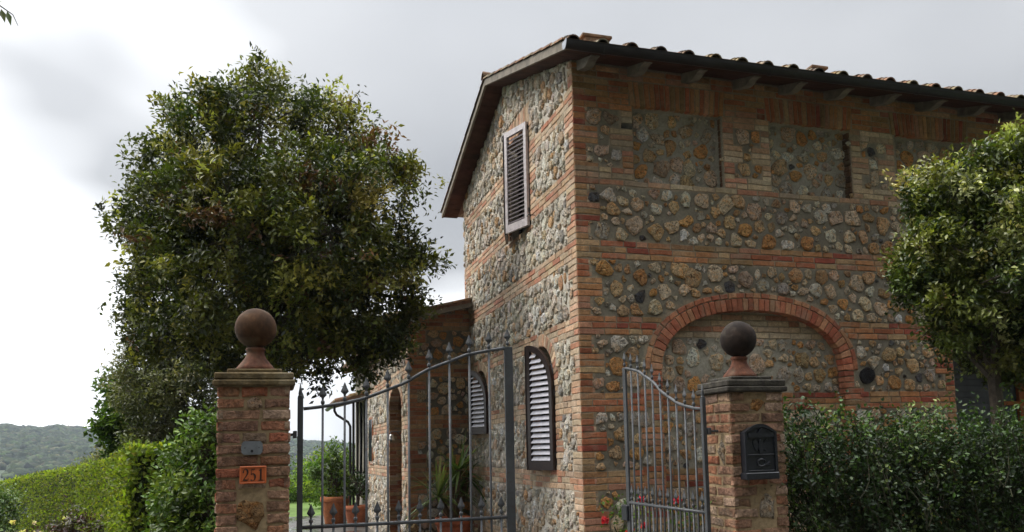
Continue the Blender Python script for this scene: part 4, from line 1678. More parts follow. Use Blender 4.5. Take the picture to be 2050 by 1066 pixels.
# bell on its bracket beside the doorway
bell = empty('bell', (-1.0, 6.1, 1.7))
mb = MB()
bx, by, bz = -1.17, 5.985, 1.80
mb.tube([(-1.0, by, bz + .13), (bx, by, bz + .13), (bx - .02, by, bz + .11)], .008, 6)
mb.tube([(-1.0, by, bz + .04), (-1.08, by, bz + .125)], .006, 6)
mb.build('bracket', M['iron'], bell)
MB().lathe([(.012, .09), (.03, .085), (.036, .05), (.045, .015), (.062, -.01), (.058, -.012), (.03, .02)], (bx, by, bz), 14).build('bell_cup', M['bronze'], bell, smooth=True)
MB().tube([(bx, by, bz + .02), (bx, by, bz - .03)], [.006, .012], 6).build('clapper', M['iron'], bell)
tag(bell, 'small metal bell on an iron bracket beside the arched doorway', 'bell')

# ------------------------------------------------------------------ gate pillars
def pillar(name, label, x0, x1, y0, ztop, stones, seed):
    root = empty(name, ((x0 + x1) / 2, (y0 + y0 + x1 - x0) / 2, 0))
    s = x1 - x0
    y1 = y0 + s
    core = MB()
    core.box((x0 + .007, y0 + .007, -.03), (x1 - .007, y1 - .007, ztop - .002), (0.30, 0.225, 0.135))
    core.build('mortar_core', M['mortar'], root)
    faces = {
        'f': (lambda u, n, z: (x0 + u, y0 - n, z), s),
        'l': (lambda u, n, z: (x0 - n, y1 - u, z), s),
        'r': (lambda u, n, z: (x1 + n, y0 + u, z), s),
        'b': (lambda u, n, z: (x1 - u, y1 + n, z), s)}
    ch = .0665
    for fk, (mp, w) in faces.items():
        r_ = 0
        z = ztop
        while z > 0.02:
            cuts = [0, .5, 1.0] if r_ % 2 else [0, .30, .68, 1.0]
            if rng.random() < .3:
                cuts = [0, .58, 1.0]
            if fk in 'lr':
                cuts = [0, .42, 1.0] if r_ % 2 else [0, .62, 1.0]
            cuts = [c + (rng.random() - .5) * .06 if 0 < c < 1 else c for c in cuts]
            for a_, b_ in zip(cuts[:-1], cuts[1:]):
                ua, ub = a_ * w, b_ * w
                # joints; corner bricks run to the edge
                lo = ua + (.008 if a_ > 0 else .0005)
                hi = ub - (.008 if b_ < 1 else .0005)
                zc_ = z - ch / 2
                hit = False
                for (sf, su, sz, sr) in stones:
                    if sf == fk and abs(zc_ - sz) < sr[1] + .02 and lo < su + sr[0] and hi > su - sr[0]:
                        # shorten away from the stone
                        if su - sr[0] - lo > .045:
                            hi = su - sr[0] - .008
                        elif hi - su - sr[0] > .045:
                            lo = su + sr[0] + .008
                        else:
                            hit = True
                if hit:
                    continue
                jz = (rng.random() - .5) * .006
                V, F = brick_geo([(lo, z - ch + .008 + jz), (hi, z - ch + .008 - jz * .5), (hi, z - .007), (lo, z - .007 + jz * .5)], .0 + .009 * rng.random() - .004, -.03, mp, inset=.010, jit=.0045)
                mesh_obj('brick', V, F, M['old_brick'], root, np.tile(pick(BRICKS_PILLAR), (len(V), 1)))
            z -= ch
            r_ += 1
    for (sf, su, sz, sr) in stones:
        mp, w = faces[sf]
        V, F = stone_geo(su, sz, sr[0] * .95, sr[1] * .95, .022, -.014, mp, .3, 12)
        mesh_obj('stone', V, F, M['stone'], root, np.tile(pick(([(.62, .54, .42), (.56, .33, .15), (.6, .47, .33)], [.4, .3, .3])), (len(V), 1)), True)
    # two-step cap of old stone slabs
    e1, e2 = .028, -.008
    capc = (.135, .10, .05) if seed == 1 else (.055, .05, .042)
    c1 = MB().box((x0 - e1, y0 - e1, ztop), (x1 + e1, y1 + e1, ztop + .036), capc, bev=.008).build('cap_slab', M['cap'], root)
    c2 = MB().box((x0 + e2 - .012, y0 + e2 - .012, ztop + .037), (x1 - e2 + .012, y1 - e2 + .012, ztop + .078), capc, bev=.007).build('cap_slab', M['cap'], root)
    c3 = MB().box((x0 + .045, y0 + .045, ztop + .079), (x1 - .045, y1 - .045, ztop + .105), capc, bev=.006).build('cap_slab', M['cap'], root)
    tag(root, label, 'gate pillar', 'gate pillars')
    return root


LP = (-3.312, -2.915, -3.10, 2.003)
RP = (-0.259, 0.128, -3.55, 1.925)
pillar('gate_pillar', 'brick gate pillar carrying the house number tile', LP[0], LP[1], LP[2], LP[3], [('f', .20, 1.90, (.05, .04)), ('f', .195, 1.27, (.075, .088))], 1)
pillar('gate_pillar', 'brick gate pillar carrying the black letterbox', RP[0], RP[1], RP[2], RP[3], [('f', .20, 1.845, (.05, .04)), ('f', .235, 1.195, (.065, .085)), ('l', .25, 1.545, (.04, .075))], 2)


def finial(P, label, dark):
    cx, cy = (P[0] + P[1]) / 2, P[2] + (P[1] - P[0]) / 2
    zb = P[3] + .105
    root = empty('ball_finial', (cx, cy, zb))
    red, br = (.12, .05, .031), ((.052, .026, .012) if not dark else (.020, .013, .010))
    MB().lathe([(.108, 0), (.112, .012), (.098, .03), (.085, .045), (.062, .075), (.052, .10), (.05, .118), (.056, .124), (.057, .134), (.05, .142)], (cx, cy, zb), 28, red).build('pedestal', M['weathered_terracotta'], root, smooth=True)
    r = .121
    prof = [(max(.002, r * math.sin(t)), .142 + r * .97 - r * math.cos(t)) for t in np.linspace(.25, math.pi - .02, 22)]
    bb = MB().lathe(prof, (cx, cy, zb), 36, br)
    cc_ = np.array([cx, cy, zb + .142 + r * .97])      # hand-thrown: slightly out of round
    bb.v = [tuple(cc_ + (np.array(v_) - cc_) * (1 + .022 * mnoise.noise(Vector(tuple((np.array(v_) - cc_) * 9 + (3 if dark else 0)))))) for v_ in bb.v]
    bb.build('ball', M['weathered_terracotta'], root, smooth=True)
    tag(root, label, 'finial', 'ball finials on the gate pillars')


finial(LP, 'brown terracotta ball finial on the numbered gate pillar', False)
finial(RP, 'blackened terracotta ball finial on the letterbox pillar', True)

# number tile, bell plate
fx = lambda u, n, z: (u, LP[2] - n, z)
nt = empty('number_tile', (-3.115, LP[2] - .005, 1.44))
mb = MB()
mb.box((-3.187, LP[2] - .020, 1.440), (-3.042, LP[2] - .004, 1.541), bev=.004)
mb.build('tile_body', M['number_tile'], nt)
mb = MB()
for lo, hi in (((-3.185, 1.442), (-3.044, 1.450)), ((-3.185, 1.531), (-3.044, 1.539)), ((-3.185, 1.4505), (-3.177, 1.5305)), ((-3.052, 1.4505), (-3.044, 1.5305))):
    mb.box((lo[0], LP[2] - .026, lo[1]), (hi[0], LP[2] - .0195, hi[1]), bev=.002)
mb.build('raised_border', M['number_tile'], nt)


def stroke(mb, pts, widths, ox, oz, sx, sz, n0, n1):
    """A ribbon of varying width through points given in a unit cell."""
    P_ = np.array([(ox + p[0] * sx, oz + p[1] * sz) for p in pts])
    t = np.gradient(P_, axis=0)
    t = unit(t)
    nr = np.stack([-t[:, 1], t[:, 0]], 1)
    W_ = np.array(widths)[:, None] * sx * .5
    A, B = P_ + nr * W_, P_ - nr * W_
    for i in range(len(P_) - 1):
        mb.prism([tuple(A[i]), tuple(A[i + 1]), tuple(B[i + 1]), tuple(B[i])], fx, n0, n1)


def arc(cx, cy, rx, ry, a0, a1, n=14):
    return [(cx + rx * math.cos(R(t)), cy + ry * math.sin(R(t))) for t in np.linspace(a0, a1, n)]


dz, zh = 1.457, .068
for ch_, ox in (('2', -3.171), ('5', -3.131), ('1', -3.089)):
    mb = MB()
    n0, n1 = .0195, .0225
    sx = .033
    if ch_ == '2':
        p = arc(.48, .72, .36, .26, 190, -40, 18) + [(.55, .38), (.3, .2), (.1, .06)]
        w = [.22, .2, .16, .1, .08, .08, .1, .12, .16, .2, .25, .28, .3, .3, .28, .25, .22, .2, .17, .13, .1]
        stroke(mb, p, w, ox, dz, sx, zh, n0, n1)
        stroke(mb, [(.06, .06), (.3, .09), (.6, .06), (.92, .07)], [.14, .26, .26, .12], ox, dz, sx, zh, n0, n1 + .0003)
        stroke(mb, [(.92, .07), (.95, .24)], [.1, .06], ox, dz, sx, zh, n0, n1 + .0005)
    elif ch_ == '5':
        stroke(mb, [(.22, .95), (.5, .92), (.82, .97)], [.12, .2, .14], ox, dz, sx, zh, n0, n1 + .0003)
        stroke(mb, [(.22, .95), (.2, .5)], [.09, .09], ox, dz, sx, zh, n0, n1 + .0005)
        p = [(.2, .5), (.32, .58)] + arc(.45, .3, .4, .3, 100, -140, 18)
        w = [.08, .1, .12, .16, .2, .25, .28, .3, .3, .28, .25, .2, .16, .12, .1, .09, .1, .14, .2, .24]
        stroke(mb, p, w, ox, dz, sx, zh, n0, n1)
    else:
        stroke(mb, [(.5, 1.0), (.5, .06)], [.28, .28], ox, dz, sx, zh, n0, n1)
        stroke(mb, [(.52, .98), (.34, .86), (.18, .82)], [.12, .12, .06], ox, dz, sx, zh, n0, n1 + .0003)
        stroke(mb, [(.12, .035), (.5, .05), (.88, .035)], [.14, .14, .14], ox, dz, sx, zh, n0, n1 + .0005)
    mb.build('numeral', M['ink'], nt)
tag(nt, 'orange tile reading 251 on the brick gate pillar', 'number plate')

pl = empty('bell_plate', (-3.122, LP[2] - .005, 1.606))
poly = [(-3.166, 1.606), (-3.078, 1.606), (-3.066, 1.618), (-3.063, 1.645), (-3.066, 1.671), (-3.078, 1.683), (-3.166, 1.683), (-3.178, 1.671), (-3.181, 1.645), (-3.178, 1.618)]
MB().prism(poly, fx, .004, .013).build('plate', M['plate'], pl)
for k, (px_, pz_, pr_) in enumerate(((-3.122, 1.626, .008), (-3.16, 1.645, .003), (-3.084, 1.645, .003))):
    c_ = [(px_ + pr_ * math.cos(t), pz_ + pr_ * math.sin(t)) for t in np.linspace(0, 2 * math.pi, 13)[:-1]]
    MB().prism(c_, fx, .0128, .019 if k == 0 else .015).build('bell_button' if k == 0 else 'screw', M['black_iron'], pl)
tag(pl, 'grey metal bell plate above the orange number tile', 'bell plate')

# letterbox
lb = empty('letterbox', (-.09, RP[2], 1.37))
fr_ = lambda u, n, z: (u, RP[2] - n, z)
bx0, bx1, bz0, bz1 = -.206, .025, 1.368, 1.665
cxm = (bx0 + bx1) / 2


def arch_top(x0, x1, z, rise, n=12):
    return [(x1 + (x0 - x1) * k / n, z + rise * math.sin(math.pi * k / n)) for k in range(n + 1)]


MB().prism([(bx0 + .008, bz0 + .01), (bx1 - .008, bz0 + .01)] + arch_top(bx0 + .008, bx1 - .008, bz1, .04), fr_, .0, .062).build('box_body', M['black_iron'], lb)
rim = MB()
o_ = [(bx0, bz0 + .045), (bx0, bz1)] + arch_top(bx0, bx1, bz1, .052)[::-1] + [(bx1, bz1), (bx1, bz0 + .045)]
i_ = [(bx0 + .018, bz0 + .045), (bx0 + .018, bz1 - .004)] + arch_top(bx0 + .018, bx1 - .018, bz1 - .004, .036)[::-1] + [(bx1 - .018, bz1 - .004), (bx1 - .018, bz0 + .045)]
for k in range(len(o_) - 1):
    rim.prism([o_[k], o_[k + 1], i_[k + 1], i_[k]], fr_, .058, .074)
rim.build('moulded_rim', M['black_iron'], lb)
MB().box((bx0 - .004, RP[2] - .082, bz0), (bx1 + .004, RP[2] - .001, bz0 + .044), bev=.005).build('sill', M['black_iron'], lb)
MB().prism([(bx0 + .022, bz1 - .032), (bx1 - .022, bz1 - .032), (bx1 - .026, bz1 - .004), (bx0 + .026, bz1 - .004)], fr_, .060, .080).build('slot_flap', M['black_iron'], lb)
MB().prism([(cxm - .022, bz1 - .006), (cxm + .022, bz1 - .006), (cxm + .012, bz1 + .012), (cxm, bz1 + .02), (cxm - .012, bz1 + .012)], fr_, .061, .078).build('flap_crest', M['black_iron'], lb)
for z0_, z1_ in ((bz0 + .15, bz0 + .158), (bz0 + .05, bz0 + .058)):
    MB().box((bx0 + .02, RP[2] - .072, z0_), (bx1 - .02, RP[2] - .061, z1_), bev=.002).build('moulding', M['black_iron'], lb)
# eagle relief above, post horn relief below
eg = MB()
eg.prism([(cxm - .012, bz0 + .165), (cxm + .012, bz0 + .165), (cxm + .018, bz0 + .20), (cxm + .013, bz0 + .235), (cxm + .004, bz0 + .252), (cxm - .012, bz0 + .245), (cxm - .018, bz0 + .20)], fr_, .061, .073)
for sg in (-1, 1):
    eg.prism([(cxm + sg * .014, bz0 + .225), (cxm + sg * .045, bz0 + .25), (cxm + sg * .055, bz0 + .235), (cxm + sg * .05, bz0 + .20), (cxm + sg * .035, bz0 + .178), (cxm + sg * .016, bz0 + .19)], fr_, .061, .069)
eg.build('relief', M['black_iron'], lb)
hn = MB()
hn.tube([fr_(cxm + .03 * math.cos(t), .066, bz0 + .105 + .022 * math.sin(t)) for t in np.linspace(-.4, 2 * math.pi - .4, 16)], .006, 6)
hn.tube([fr_(cxm - .03, .066, bz0 + .095), fr_(cxm, .066, bz0 + .083), fr_(cxm + .03, .066, bz0 + .09), fr_(cxm + .055, .066, bz0 + .10)], [.004, .005, .007, .014], 6)
hn.build('relief', M['black_iron'], lb)
tag(lb, 'black cast-iron letterbox with arched top on the brick gate pillar', 'letterbox')


# ------------------------------------------------------------------ iron gate leaves
def spear(mb, p, h=.115, w=.024, along=(1, 0)):
    """Ball, collar and flattened spear head standing on p."""
    x, y, z = p
    ax, ay = along
    prof = [(.0055, 0), (.011, .006), (.0125, .014), (.011, .022), (.006, .028)]
    mb.lathe(prof, (x, y, z), 8)
    sec_ = [(.006, .028, .006), (.008, .042, .006), (w, .058, .014), (w * .92, .066, .014), (.012, .088, .008), (.003, h, .003)]
    V, F = [], []
    for (hw, zz, th) in sec_:
        for du, dn in ((hw, 0), (0, th), (-hw, 0), (0, -th)):
            V.append((x + ax * du - ay * dn, y + ay * du + ax * dn, z + zz))
    for i in range(len(sec_) - 1):
        for k in range(4):
            F.append((i * 4 + k, i * 4 + (k + 1) % 4, (i + 1) * 4 + (k + 1) % 4, (i + 1) * 4 + k))
    F.append((3, 2, 1, 0))
    F.append(tuple(len(V) - 4 + k for k in range(4)))
    mb.add(V, F)


RAIL_T = [0, .091, .19, .285, .385, .485, .585, .69, .785, .885, 1.0]
RAIL_Z = [0, .013, .033, .060, .109, .160, .239, .291, .340, .366, .392]


def gate_leaf(label, H, D, z_hinge, z_mid, hinge_top):
    L = 1.305
    root = empty('gate_leaf', (H[0], H[1], 0))
    pt = lambda u, z: (H[0] + D[0] * u, H[1] + D[1] * u, z)
    rail = lambda u: z_hinge + float(np.interp(u / L, RAIL_T, RAIL_Z))

    def bar_box(u, hw, z0, z1, name):
        mb = MB()
        cx, cy, _ = pt(u, 0)
        th_ = hw * .8 if hw < .02 else .008
        ex, ey = abs(D[0]) * hw + abs(D[1]) * th_, abs(D[1]) * hw + abs(D[0]) * th_
        mb.box((cx - ex, cy - ey, z0), (cx + ex, cy + ey, z1), bev=.002)
        return mb.build(name, M['iron'], root)
    hp = bar_box(0, .0165, .03, hinge_top, 'hinge_post')
    tip = MB()
    x, y, _ = pt(0, 0)
    tip.lathe([(.016, 0), (.014, .008), (.010, .012), (.0125, .02), (.009, .04), (.002, .085)], (x, y, hinge_top + .0005), 8)
    tip.build('spike', M['iron'], hp, smooth=True)
    bar_box(L, .0285, .03, rail(L) + .004, 'meeting_post')
    # top rail, mid rail, bottom rail
    n_ = 30
    MB().tube([pt(.018 + (L - .045) * k / n_, rail(.018 + (L - .045) * k / n_)) for k in range(n_ + 1)], .0112, 8).build('top_rail', M['iron'], root, smooth=True)
    MB().tube([pt(.017, z_mid), pt(L - .029, z_mid)], .0115, 8).build('mid_rail', M['iron'], root, smooth=True)
    MB().tube([pt(.017, .12), pt(L - .029, .12)], .0115, 8).build('bottom_rail', M['iron'], root, smooth=True)
    nb = 10
    for k in range(1, nb + 1):
        u = L * k / nb
        if k < nb:
            b_ = MB().tube([pt(u, .12), pt(u, rail(u) + .012)], .0073, 8).build('bar', M['iron'], root, smooth=True)
        sp = MB()
        spear(sp, pt(u if k < nb else L - .004, rail(u) + .011), along=D)
        sp.build('spear_head', M['iron'], b_ if k < nb else root)
    for k in range(nb):
        u = L * (k + .5) / nb
        b_ = MB().tube([pt(u, .12), pt(u, z_mid + .022)], .0073, 8).build('short_bar', M['iron'], root, smooth=True)
        sp = MB()
        spear(sp, pt(u, z_mid + .021), along=D)
        sp.build('spear_head', M['iron'], b_)
    tag(root, label, 'gate', 'wrought-iron gate leaves')
    return root


gl = gate_leaf('closed iron gate leaf hung on the pillar with the house number', (-2.853, -2.95), (1, 0), 1.872, 1.165, 1.945)
gr_ = gate_leaf('open iron gate leaf swung inwards from the letterbox pillar', (-.372, -3.40), (0.0, 1.0), 1.822, 1.16, 1.895)
MB().box((-.40, -2.115, 1.02), (-.344, -2.0, 1.14), bev=.006).build('lock_case', M['black_iron'], gr_)
for zz in (1.72, .5):
    mb = MB()
    mb.tube([(-2.93, -2.95, zz), (-2.872, -2.95, zz)], .008, 6)
    mb.box((-2.895, -2.975, zz - .022), (-2.872, -2.925, zz + .022), bev=.003)
    mb.build('hinge', M['iron'], gl)
    mb = MB()
    mb.tube([(-.27, -3.40, zz - .04), (-.352, -3.40, zz - .04)], .008, 6)
    mb.box((-.352, -3.425, zz - .062), (-.33, -3.375, zz - .018), bev=.003)
    mb.build('hinge', M['iron'], gr_)

# ------------------------------------------------------------------ trees and hedges
D0 = 11.7
bl = []
for (px, py, dd_, rp, sy) in [(415, 315, 0, 122, 1), (520, 258, -.2, 108, 1), (655, 315, .1, 122, 1), (755, 395, 0, 100, 1), (355, 430, -.1, 98, 1),
                              (322, 540, 0, 74, 1), (470, 460, -.9, 150, 1), (640, 470, -.8, 150, 1), (765, 525, -.1, 96, 1), (420, 600, -.2, 135, 1),
                              (600, 610, -.4, 128, 1), (740, 640, 0, 84, 1), (680, 705, -.2, 66, 1), (340, 640, .3, 86, 1), (560, 340, .7, 170, 1), (560, 560, .8, 180, 1),
                              (468, 195, .1, 52, 1), (812, 350, .2, 40, 1), (825, 600, .1, 42, 1)]:
    r_ = rp * D0 / FPX
    bl.append((at(px, py, D0 + dd_), (r_, r_ * 1.0, r_)))
tb = at(545, 700, D0)
tree('holm_oak', 'large dark evergreen oak behind the numbered gate pillar', bl, 11500, 14, .080, .040, 'oak',
     [(tb[0], tb[1], -.05), (tb[0] + .06, tb[1], 1.3), (tb[0] - .04, tb[1] + .05, 2.6), (tb[0], tb[1], 3.5)], [.17, .14, .12, .10], n_tw=1100, spread=.115, ragged=.035, clump=26, shell=(.66, 1.01), lump=.24)

bl = []
for (px, py, dd_, rp) in [(330, 690, 0, 80), (300, 770, 0, 78), (370, 780, -.3, 85), (330, 850, 0, 80), (400, 860, .2, 70), (400, 700, .4, 90)]:
    r_ = rp * 14 / FPX
    bl.append((at(px, py, 14 + dd_), (r_, r_, r_)))
tb = at(360, 900, 14)
tree('olive_tree', 'grey-green dense evergreen tree below the large oak', bl, 3800, 14, .065, .032, 'grey', [(tb[0], tb[1], -.05), (tb[0] + .05, tb[1], 1.6), (tb[0], tb[1], 2.4)], [.12, .10, .08], n_tw=150, spread=.13, ragged=.04)

bl = []
for (px, py, dd_, rp) in [(255, 780, 0, 48), (235, 840, 0, 45), (275, 860, .2, 50), (300, 800, .5, 60), (250, 885, .1, 35)]:
    r_ = rp * 18 / FPX
    bl.append((at(px, py, 18 + dd_), (r_, r_, r_)))
tb = at(270, 900, 18)
tree('maple_tree', 'bright green broad-leaved tree at the back of the hedge', bl, 800, 12, .13, .085, 'maple', [(tb[0], tb[1], -.1), (tb[0] + .05, tb[1], 1.8), (tb[0], tb[1], 2.4)], [.11, .09, .07], n_tw=80, spread=.16, ragged=.02, mat='leaf_thin')

# round clipped tree in front of the far end of the house front
bl = []
DR = 8.4
for (px, py, dd_, rp) in [(1965, 470, 0, 140), (1930, 385, 0, 75), (2000, 355, 0, 88), (1885, 500, -.1, 76), (1930, 590, -.1, 88), (2040, 480, -.2, 150), (2045, 620, 0, 105), (1965, 680, .1, 62), (2055, 320, .1, 75), (2060, 705, .1, 75), (1905, 650, .1, 50), (1850, 430, .1, 38), (1830, 560, 0, 36), (2000, 730, .2, 40)]:
    r_ = rp * DR / FPX
    bl.append((at(px, py, DR + dd_), (r_, r_, r_)))
tb = at(1985, 700, DR)
tree('clipped_oak', 'round-headed evergreen tree in front of the house front', bl, 5200, 15, .058, .031, 'ball', [(tb[0], tb[1], -.05), (tb[0] + .03, tb[1], 1.2), (tb[0], tb[1], 2.3)], [.08, .07, .06], n_tw=400, spread=.085, ragged=.05, lump=.24, clump=24)


# clipped hedge running down the slope
def hedge_path(t):
    pts = np.array([(-3.86, 0.55, 1.69), (-4.02, 1.5, 1.68), (-4.75, 5.2, 1.60), (-6.0, 9.6, 1.47), (-7.85, 14.5, 1.29), (-9.67, 19.4, 1.05), (-10.6, 21.8, .93)])
    tt = np.linspace(0, 1, len(pts))
    return np.stack([np.interp(t, tt, pts[:, k]) for k in range(3)], -1)


hr = empty('clipped_hedge', (-5.5, 8, 0))
NH = 52000
t = rng.random(NH) ** 1.1
c = hedge_path(t)
tg = hedge_path(np.clip(t + .01, 0, 1)) - hedge_path(np.clip(t - .01, 0, 1))
tg[:, 2] = 0
tg = unit(tg)
side = np.stack([-tg[:, 1], tg[:, 0], np.zeros(NH)], 1)          # towards the yard
kind = rng.random(NH)
thick = .42
v = rng.random(NH)
pos = np.where((kind < .66)[:, None], c + side * (thick * (1 - .10 * rng.random(NH)))[:, None] - np.array([0, 0, 1]) * (v * 1.75)[:, None],
               c + side * ((rng.random(NH) * 2 - 1) * thick)[:, None] + np.array([0, 0, 1]) * (-.04 * rng.random(NH) + .015 * rng.standard_normal(NH))[:, None])
pos = pos + .018 * rng.standard_normal((NH, 3))
nrm = np.where((kind < .66)[:, None], side, np.array([0, 0, 1.0])) + .55 * rng.standard_normal((NH, 3))
dirs = unit(rng.standard_normal((NH, 3)) + np.array([0, 0, .5]) + .3 * np.where((kind < .66)[:, None], side, np.array([0, 0, 1.0])))
NE = 2600                                           # leaves over the near end
eo = rng.random((NE, 2))
e0 = hedge_path(np.zeros(1))[0]
et = unit((hedge_path(np.array([.02]))[0] - e0) * np.array([1, 1, 0]))
es_ = np.array([-et[1], et[0], 0])
pos = np.concatenate([pos, e0 - et * .05 + es_ * ((eo[:, :1] * 2 - 1) * thick) - np.array([0, 0, 1.0]) * (eo[:, 1:] * 1.75) + .02 * rng.standard_normal((NE, 3))])
nrm = np.concatenate([nrm, -et + .55 * rng.standard_normal((NE, 3))])
dirs = np.concatenate([dirs, unit(rng.standard_normal((NE, 3)) + np.array([0, 0, .5]))])
kind = np.concatenate([kind, np.zeros(NE)])
NH = NH + NE
tint = palette(NH, *GREEN['hedge'], .2)
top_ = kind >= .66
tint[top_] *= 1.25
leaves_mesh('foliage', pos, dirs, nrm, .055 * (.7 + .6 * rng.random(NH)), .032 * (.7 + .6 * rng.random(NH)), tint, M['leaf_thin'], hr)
core = MB()
tt = np.linspace(0, 1, 30)
C_ = hedge_path(tt)
T_ = unit(np.gradient(C_, axis=0) * np.array([1, 1, 0]))
S_ = np.stack([T_[:, 1], -T_[:, 0], np.zeros(30)], 1)
V, F = [], []
for i in range(30):
    for sx_, dz_ in ((.35, -.06), (-.35, -.06), (-.35, -2.1), (.35, -2.1)):
        V.append(C_[i] + S_[i] * sx_ + np.array([0, 0, dz_]))
for i in range(29):
    for k in range(4):
        F.append((i * 4 + k, i * 4 + (k + 1) % 4, (i + 1) * 4 + (k + 1) % 4, (i + 1) * 4 + k))
F += [(0, 1, 2, 3), (119, 118, 117, 116)]
core.add(V, F, (.02, .028, .008))
core.build('inner_branches', M['bark'], hr)
tag(hr, 'long clipped yellow-green hedge running away beside the yard', 'hedge')

# glossy laurel beside the pillar
bl = []
for (px, py, dd_, rp) in [(415, 890, 0, 58), (395, 960, 0, 62), (420, 1020, -.1, 70), (385, 1080, 0, 85), (362, 985, .2, 50), (432, 845, .1, 42), (352, 1050, .2, 50), (375, 925, .3, 40)]:
    r_ = rp * 7.2 / FPX
    bl.append((at(px, py, 7.2 + dd_), (r_, r_, r_)))
tb = at(410, 1000, 7.2)
tree('laurel_bush', 'glossy-leaved laurel bush squeezed behind the numbered pillar', bl, 1150, 13, .054, .028, 'laurel', [(tb[0], tb[1], -.05), (tb[0], tb[1], .9), (tb[0] + .01, tb[1], 1.5)], [.05, .045, .035], n_tw=60, mat='leaf_gloss', cat='bush', spread=.10, ragged=.04)

# climbing evergreen on the fence beside the letterbox pillar
jr = empty('jasmine_hedge', (1.4, -3.3, 0))
stems = MB()
pos_l, d_l, t_l = [], [], []
for k in range(1150):
    x = .18 + 3.1 * rng.random()
    z0 = .05 + rng.random() * 1.3
    p = np.array([x, -3.35 + .16 * rng.standard_normal() + (x - .2) * .10, z0])
    v = np.array([.25 * rng.standard_normal(), .12 * rng.standard_normal(), .9 + .3 * rng.random()])
    top_z = 1.60 + .12 * math.sin(x * 4.1) + .1 * rng.random() + (.22 if rng.random() < .10 else 0)
    pts = [p.copy()]
    col = palette(1, *GREEN['jasmine'], .2)[0]
    for q in range(9):
        v = v + .30 * rng.standard_normal(3) * np.array([1, .6, .7])
        v[1] += (-3.35 + (x - .2) * .10 - p[1]) * .8
        if p[2] > top_z:
            v[2] -= 0.6 if rng.random() < .8 else 0
        p = p + unit(v) * .075
        pts.append(p.copy())
        for _ in range(5):
            pos_l.append(p + .028 * rng.standard_normal(3))
            d_l.append(unit(v * .4 + rng.standard_normal(3) * np.array([1, 1, .8]) + np.array([0, -.35, .1])))
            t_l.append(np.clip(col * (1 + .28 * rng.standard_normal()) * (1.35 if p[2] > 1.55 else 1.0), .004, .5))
    stems.tube(pts, [.005 - .0004 * i for i in range(len(pts))], 4, (.035, .036, .018), cap=False)
for k in range(26):
    x = .3 + 2.9 * rng.random()
    stems.tube([(x, -3.33 + (x - .2) * .1, -.02), (x + .1 * rng.standard_normal(), -3.3 + (x - .2) * .1, .6), (x + .15 * rng.standard_normal(), -3.33 + (x - .2) * .1, 1.3)], [.016, .012, .006], 5, (.04, .034, .024), cap=False)
pos_l, d_l, t_l = np.array(pos_l), np.array(d_l), np.array(t_l)
NJ = len(pos_l)
nj = unit(rng.standard_normal((NJ, 3)) * .7 + np.array([0, -.5, .7]))
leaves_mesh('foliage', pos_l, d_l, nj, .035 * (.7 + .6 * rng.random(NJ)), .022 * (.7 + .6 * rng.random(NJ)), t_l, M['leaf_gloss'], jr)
stems.build('stems', M['bark'], jr)
tag(jr, 'loose dark climbing hedge beside the letterbox pillar', 'hedge')
# one red bloom in it
for (px, py) in ((1953, 1025),):
    p = at(px, py, 6.9)
    N_ = 14
    th = rng.random(N_) * 6.28
    dd_ = np.stack([np.cos(th), np.sin(th) * .5 - .4, .4 * rng.standard_normal(N_)], 1)
    leaves_mesh('blossom', p + .012 * rng.standard_normal((N_, 3)), dd_, unit(rng.standard_normal((N_, 3))), np.full(N_, .03), np.full(N_, .025), palette(N_, [(.55, .03, .06)], [1]), M['petal'], jr)

# twig hanging into the corner of the view from a tree overhead
TX, TY = -7.7, -4.6
tw = empty('overhanging_tree', (TX, TY, 0))
bl = [((TX, TY, 4.7), 1.0), ((TX - .7, TY + .2, 5.2), .95), ((TX + .1, TY - .7, 5.3), .9), ((TX - .3, TY - .1, 6.0), .95), ((TX + .55, TY + .25, 5.0), .6)]
pos, dd_, nn_, Ls, Ws, tint, tips, out = crown(bl, 1500, 12, .085, .04, *GREEN['oak'], spread=.14, ragged=.03)
leaves_mesh('crown', pos, dd_, nn_, Ls, Ws, tint, M['leaf'], tw)
limbs(tw, [(TX, TY, -.05), (TX + .05, TY, 1.6), (TX, TY, 3.2), (TX + .02, TY, 4.2)], [.14, .11, .09, .07], [b_[0] for b_ in bl], tips, 120)
p0, p1, p2, p3 = at(-330, -160, 4.9), at(-120, -60, 4.7), at(-10, 5, 4.6), at(26, 30, 4.6)
MB().tube([(TX, TY, 4.0), (np.array([TX, TY, 4.6]) + p0) / 2 + np.array([0, 0, .25]), p0, p1, p2, p3, at(36, 52, 4.6)], [.035, .024, .014, .008, .004, .0025, .0015], 6, (.08, .07, .05)).build('branch', M['bark'], tw)
for (px, py, qx, qy, w) in [(14, 22, 22, 50, .028), (2, 18, 10, 44, .03), (-6, 12, -4, 46, .03), (-14, 2, 3, 2, .02), (-30, -8, -20, 24, .03), (-60, -30, -50, 4, .03), (-90, -46, -110, -16, .03), (-100, -50, -70, -70, .03), (-150, -80, -150, -44, .03), (-190, -100, -170, -130, .03)]:
    b_, t_ = at(px, py, 4.6), at(qx, qy, 4.58)
    Ln = np.linalg.norm(t_ - b_)
    leaves_mesh('leaf', b_[None], (t_ - b_)[None], np.array([[.2, -1.0, .3]]), np.array([Ln]), np.array([w]), palette(1, [(.05, .08, .02), (.07, .09, .02)], [.5, .5]), M['leaf'], tw)
tag(tw, 'tree whose drooping leafy twig enters at the upper corner of the sky', 'tree')


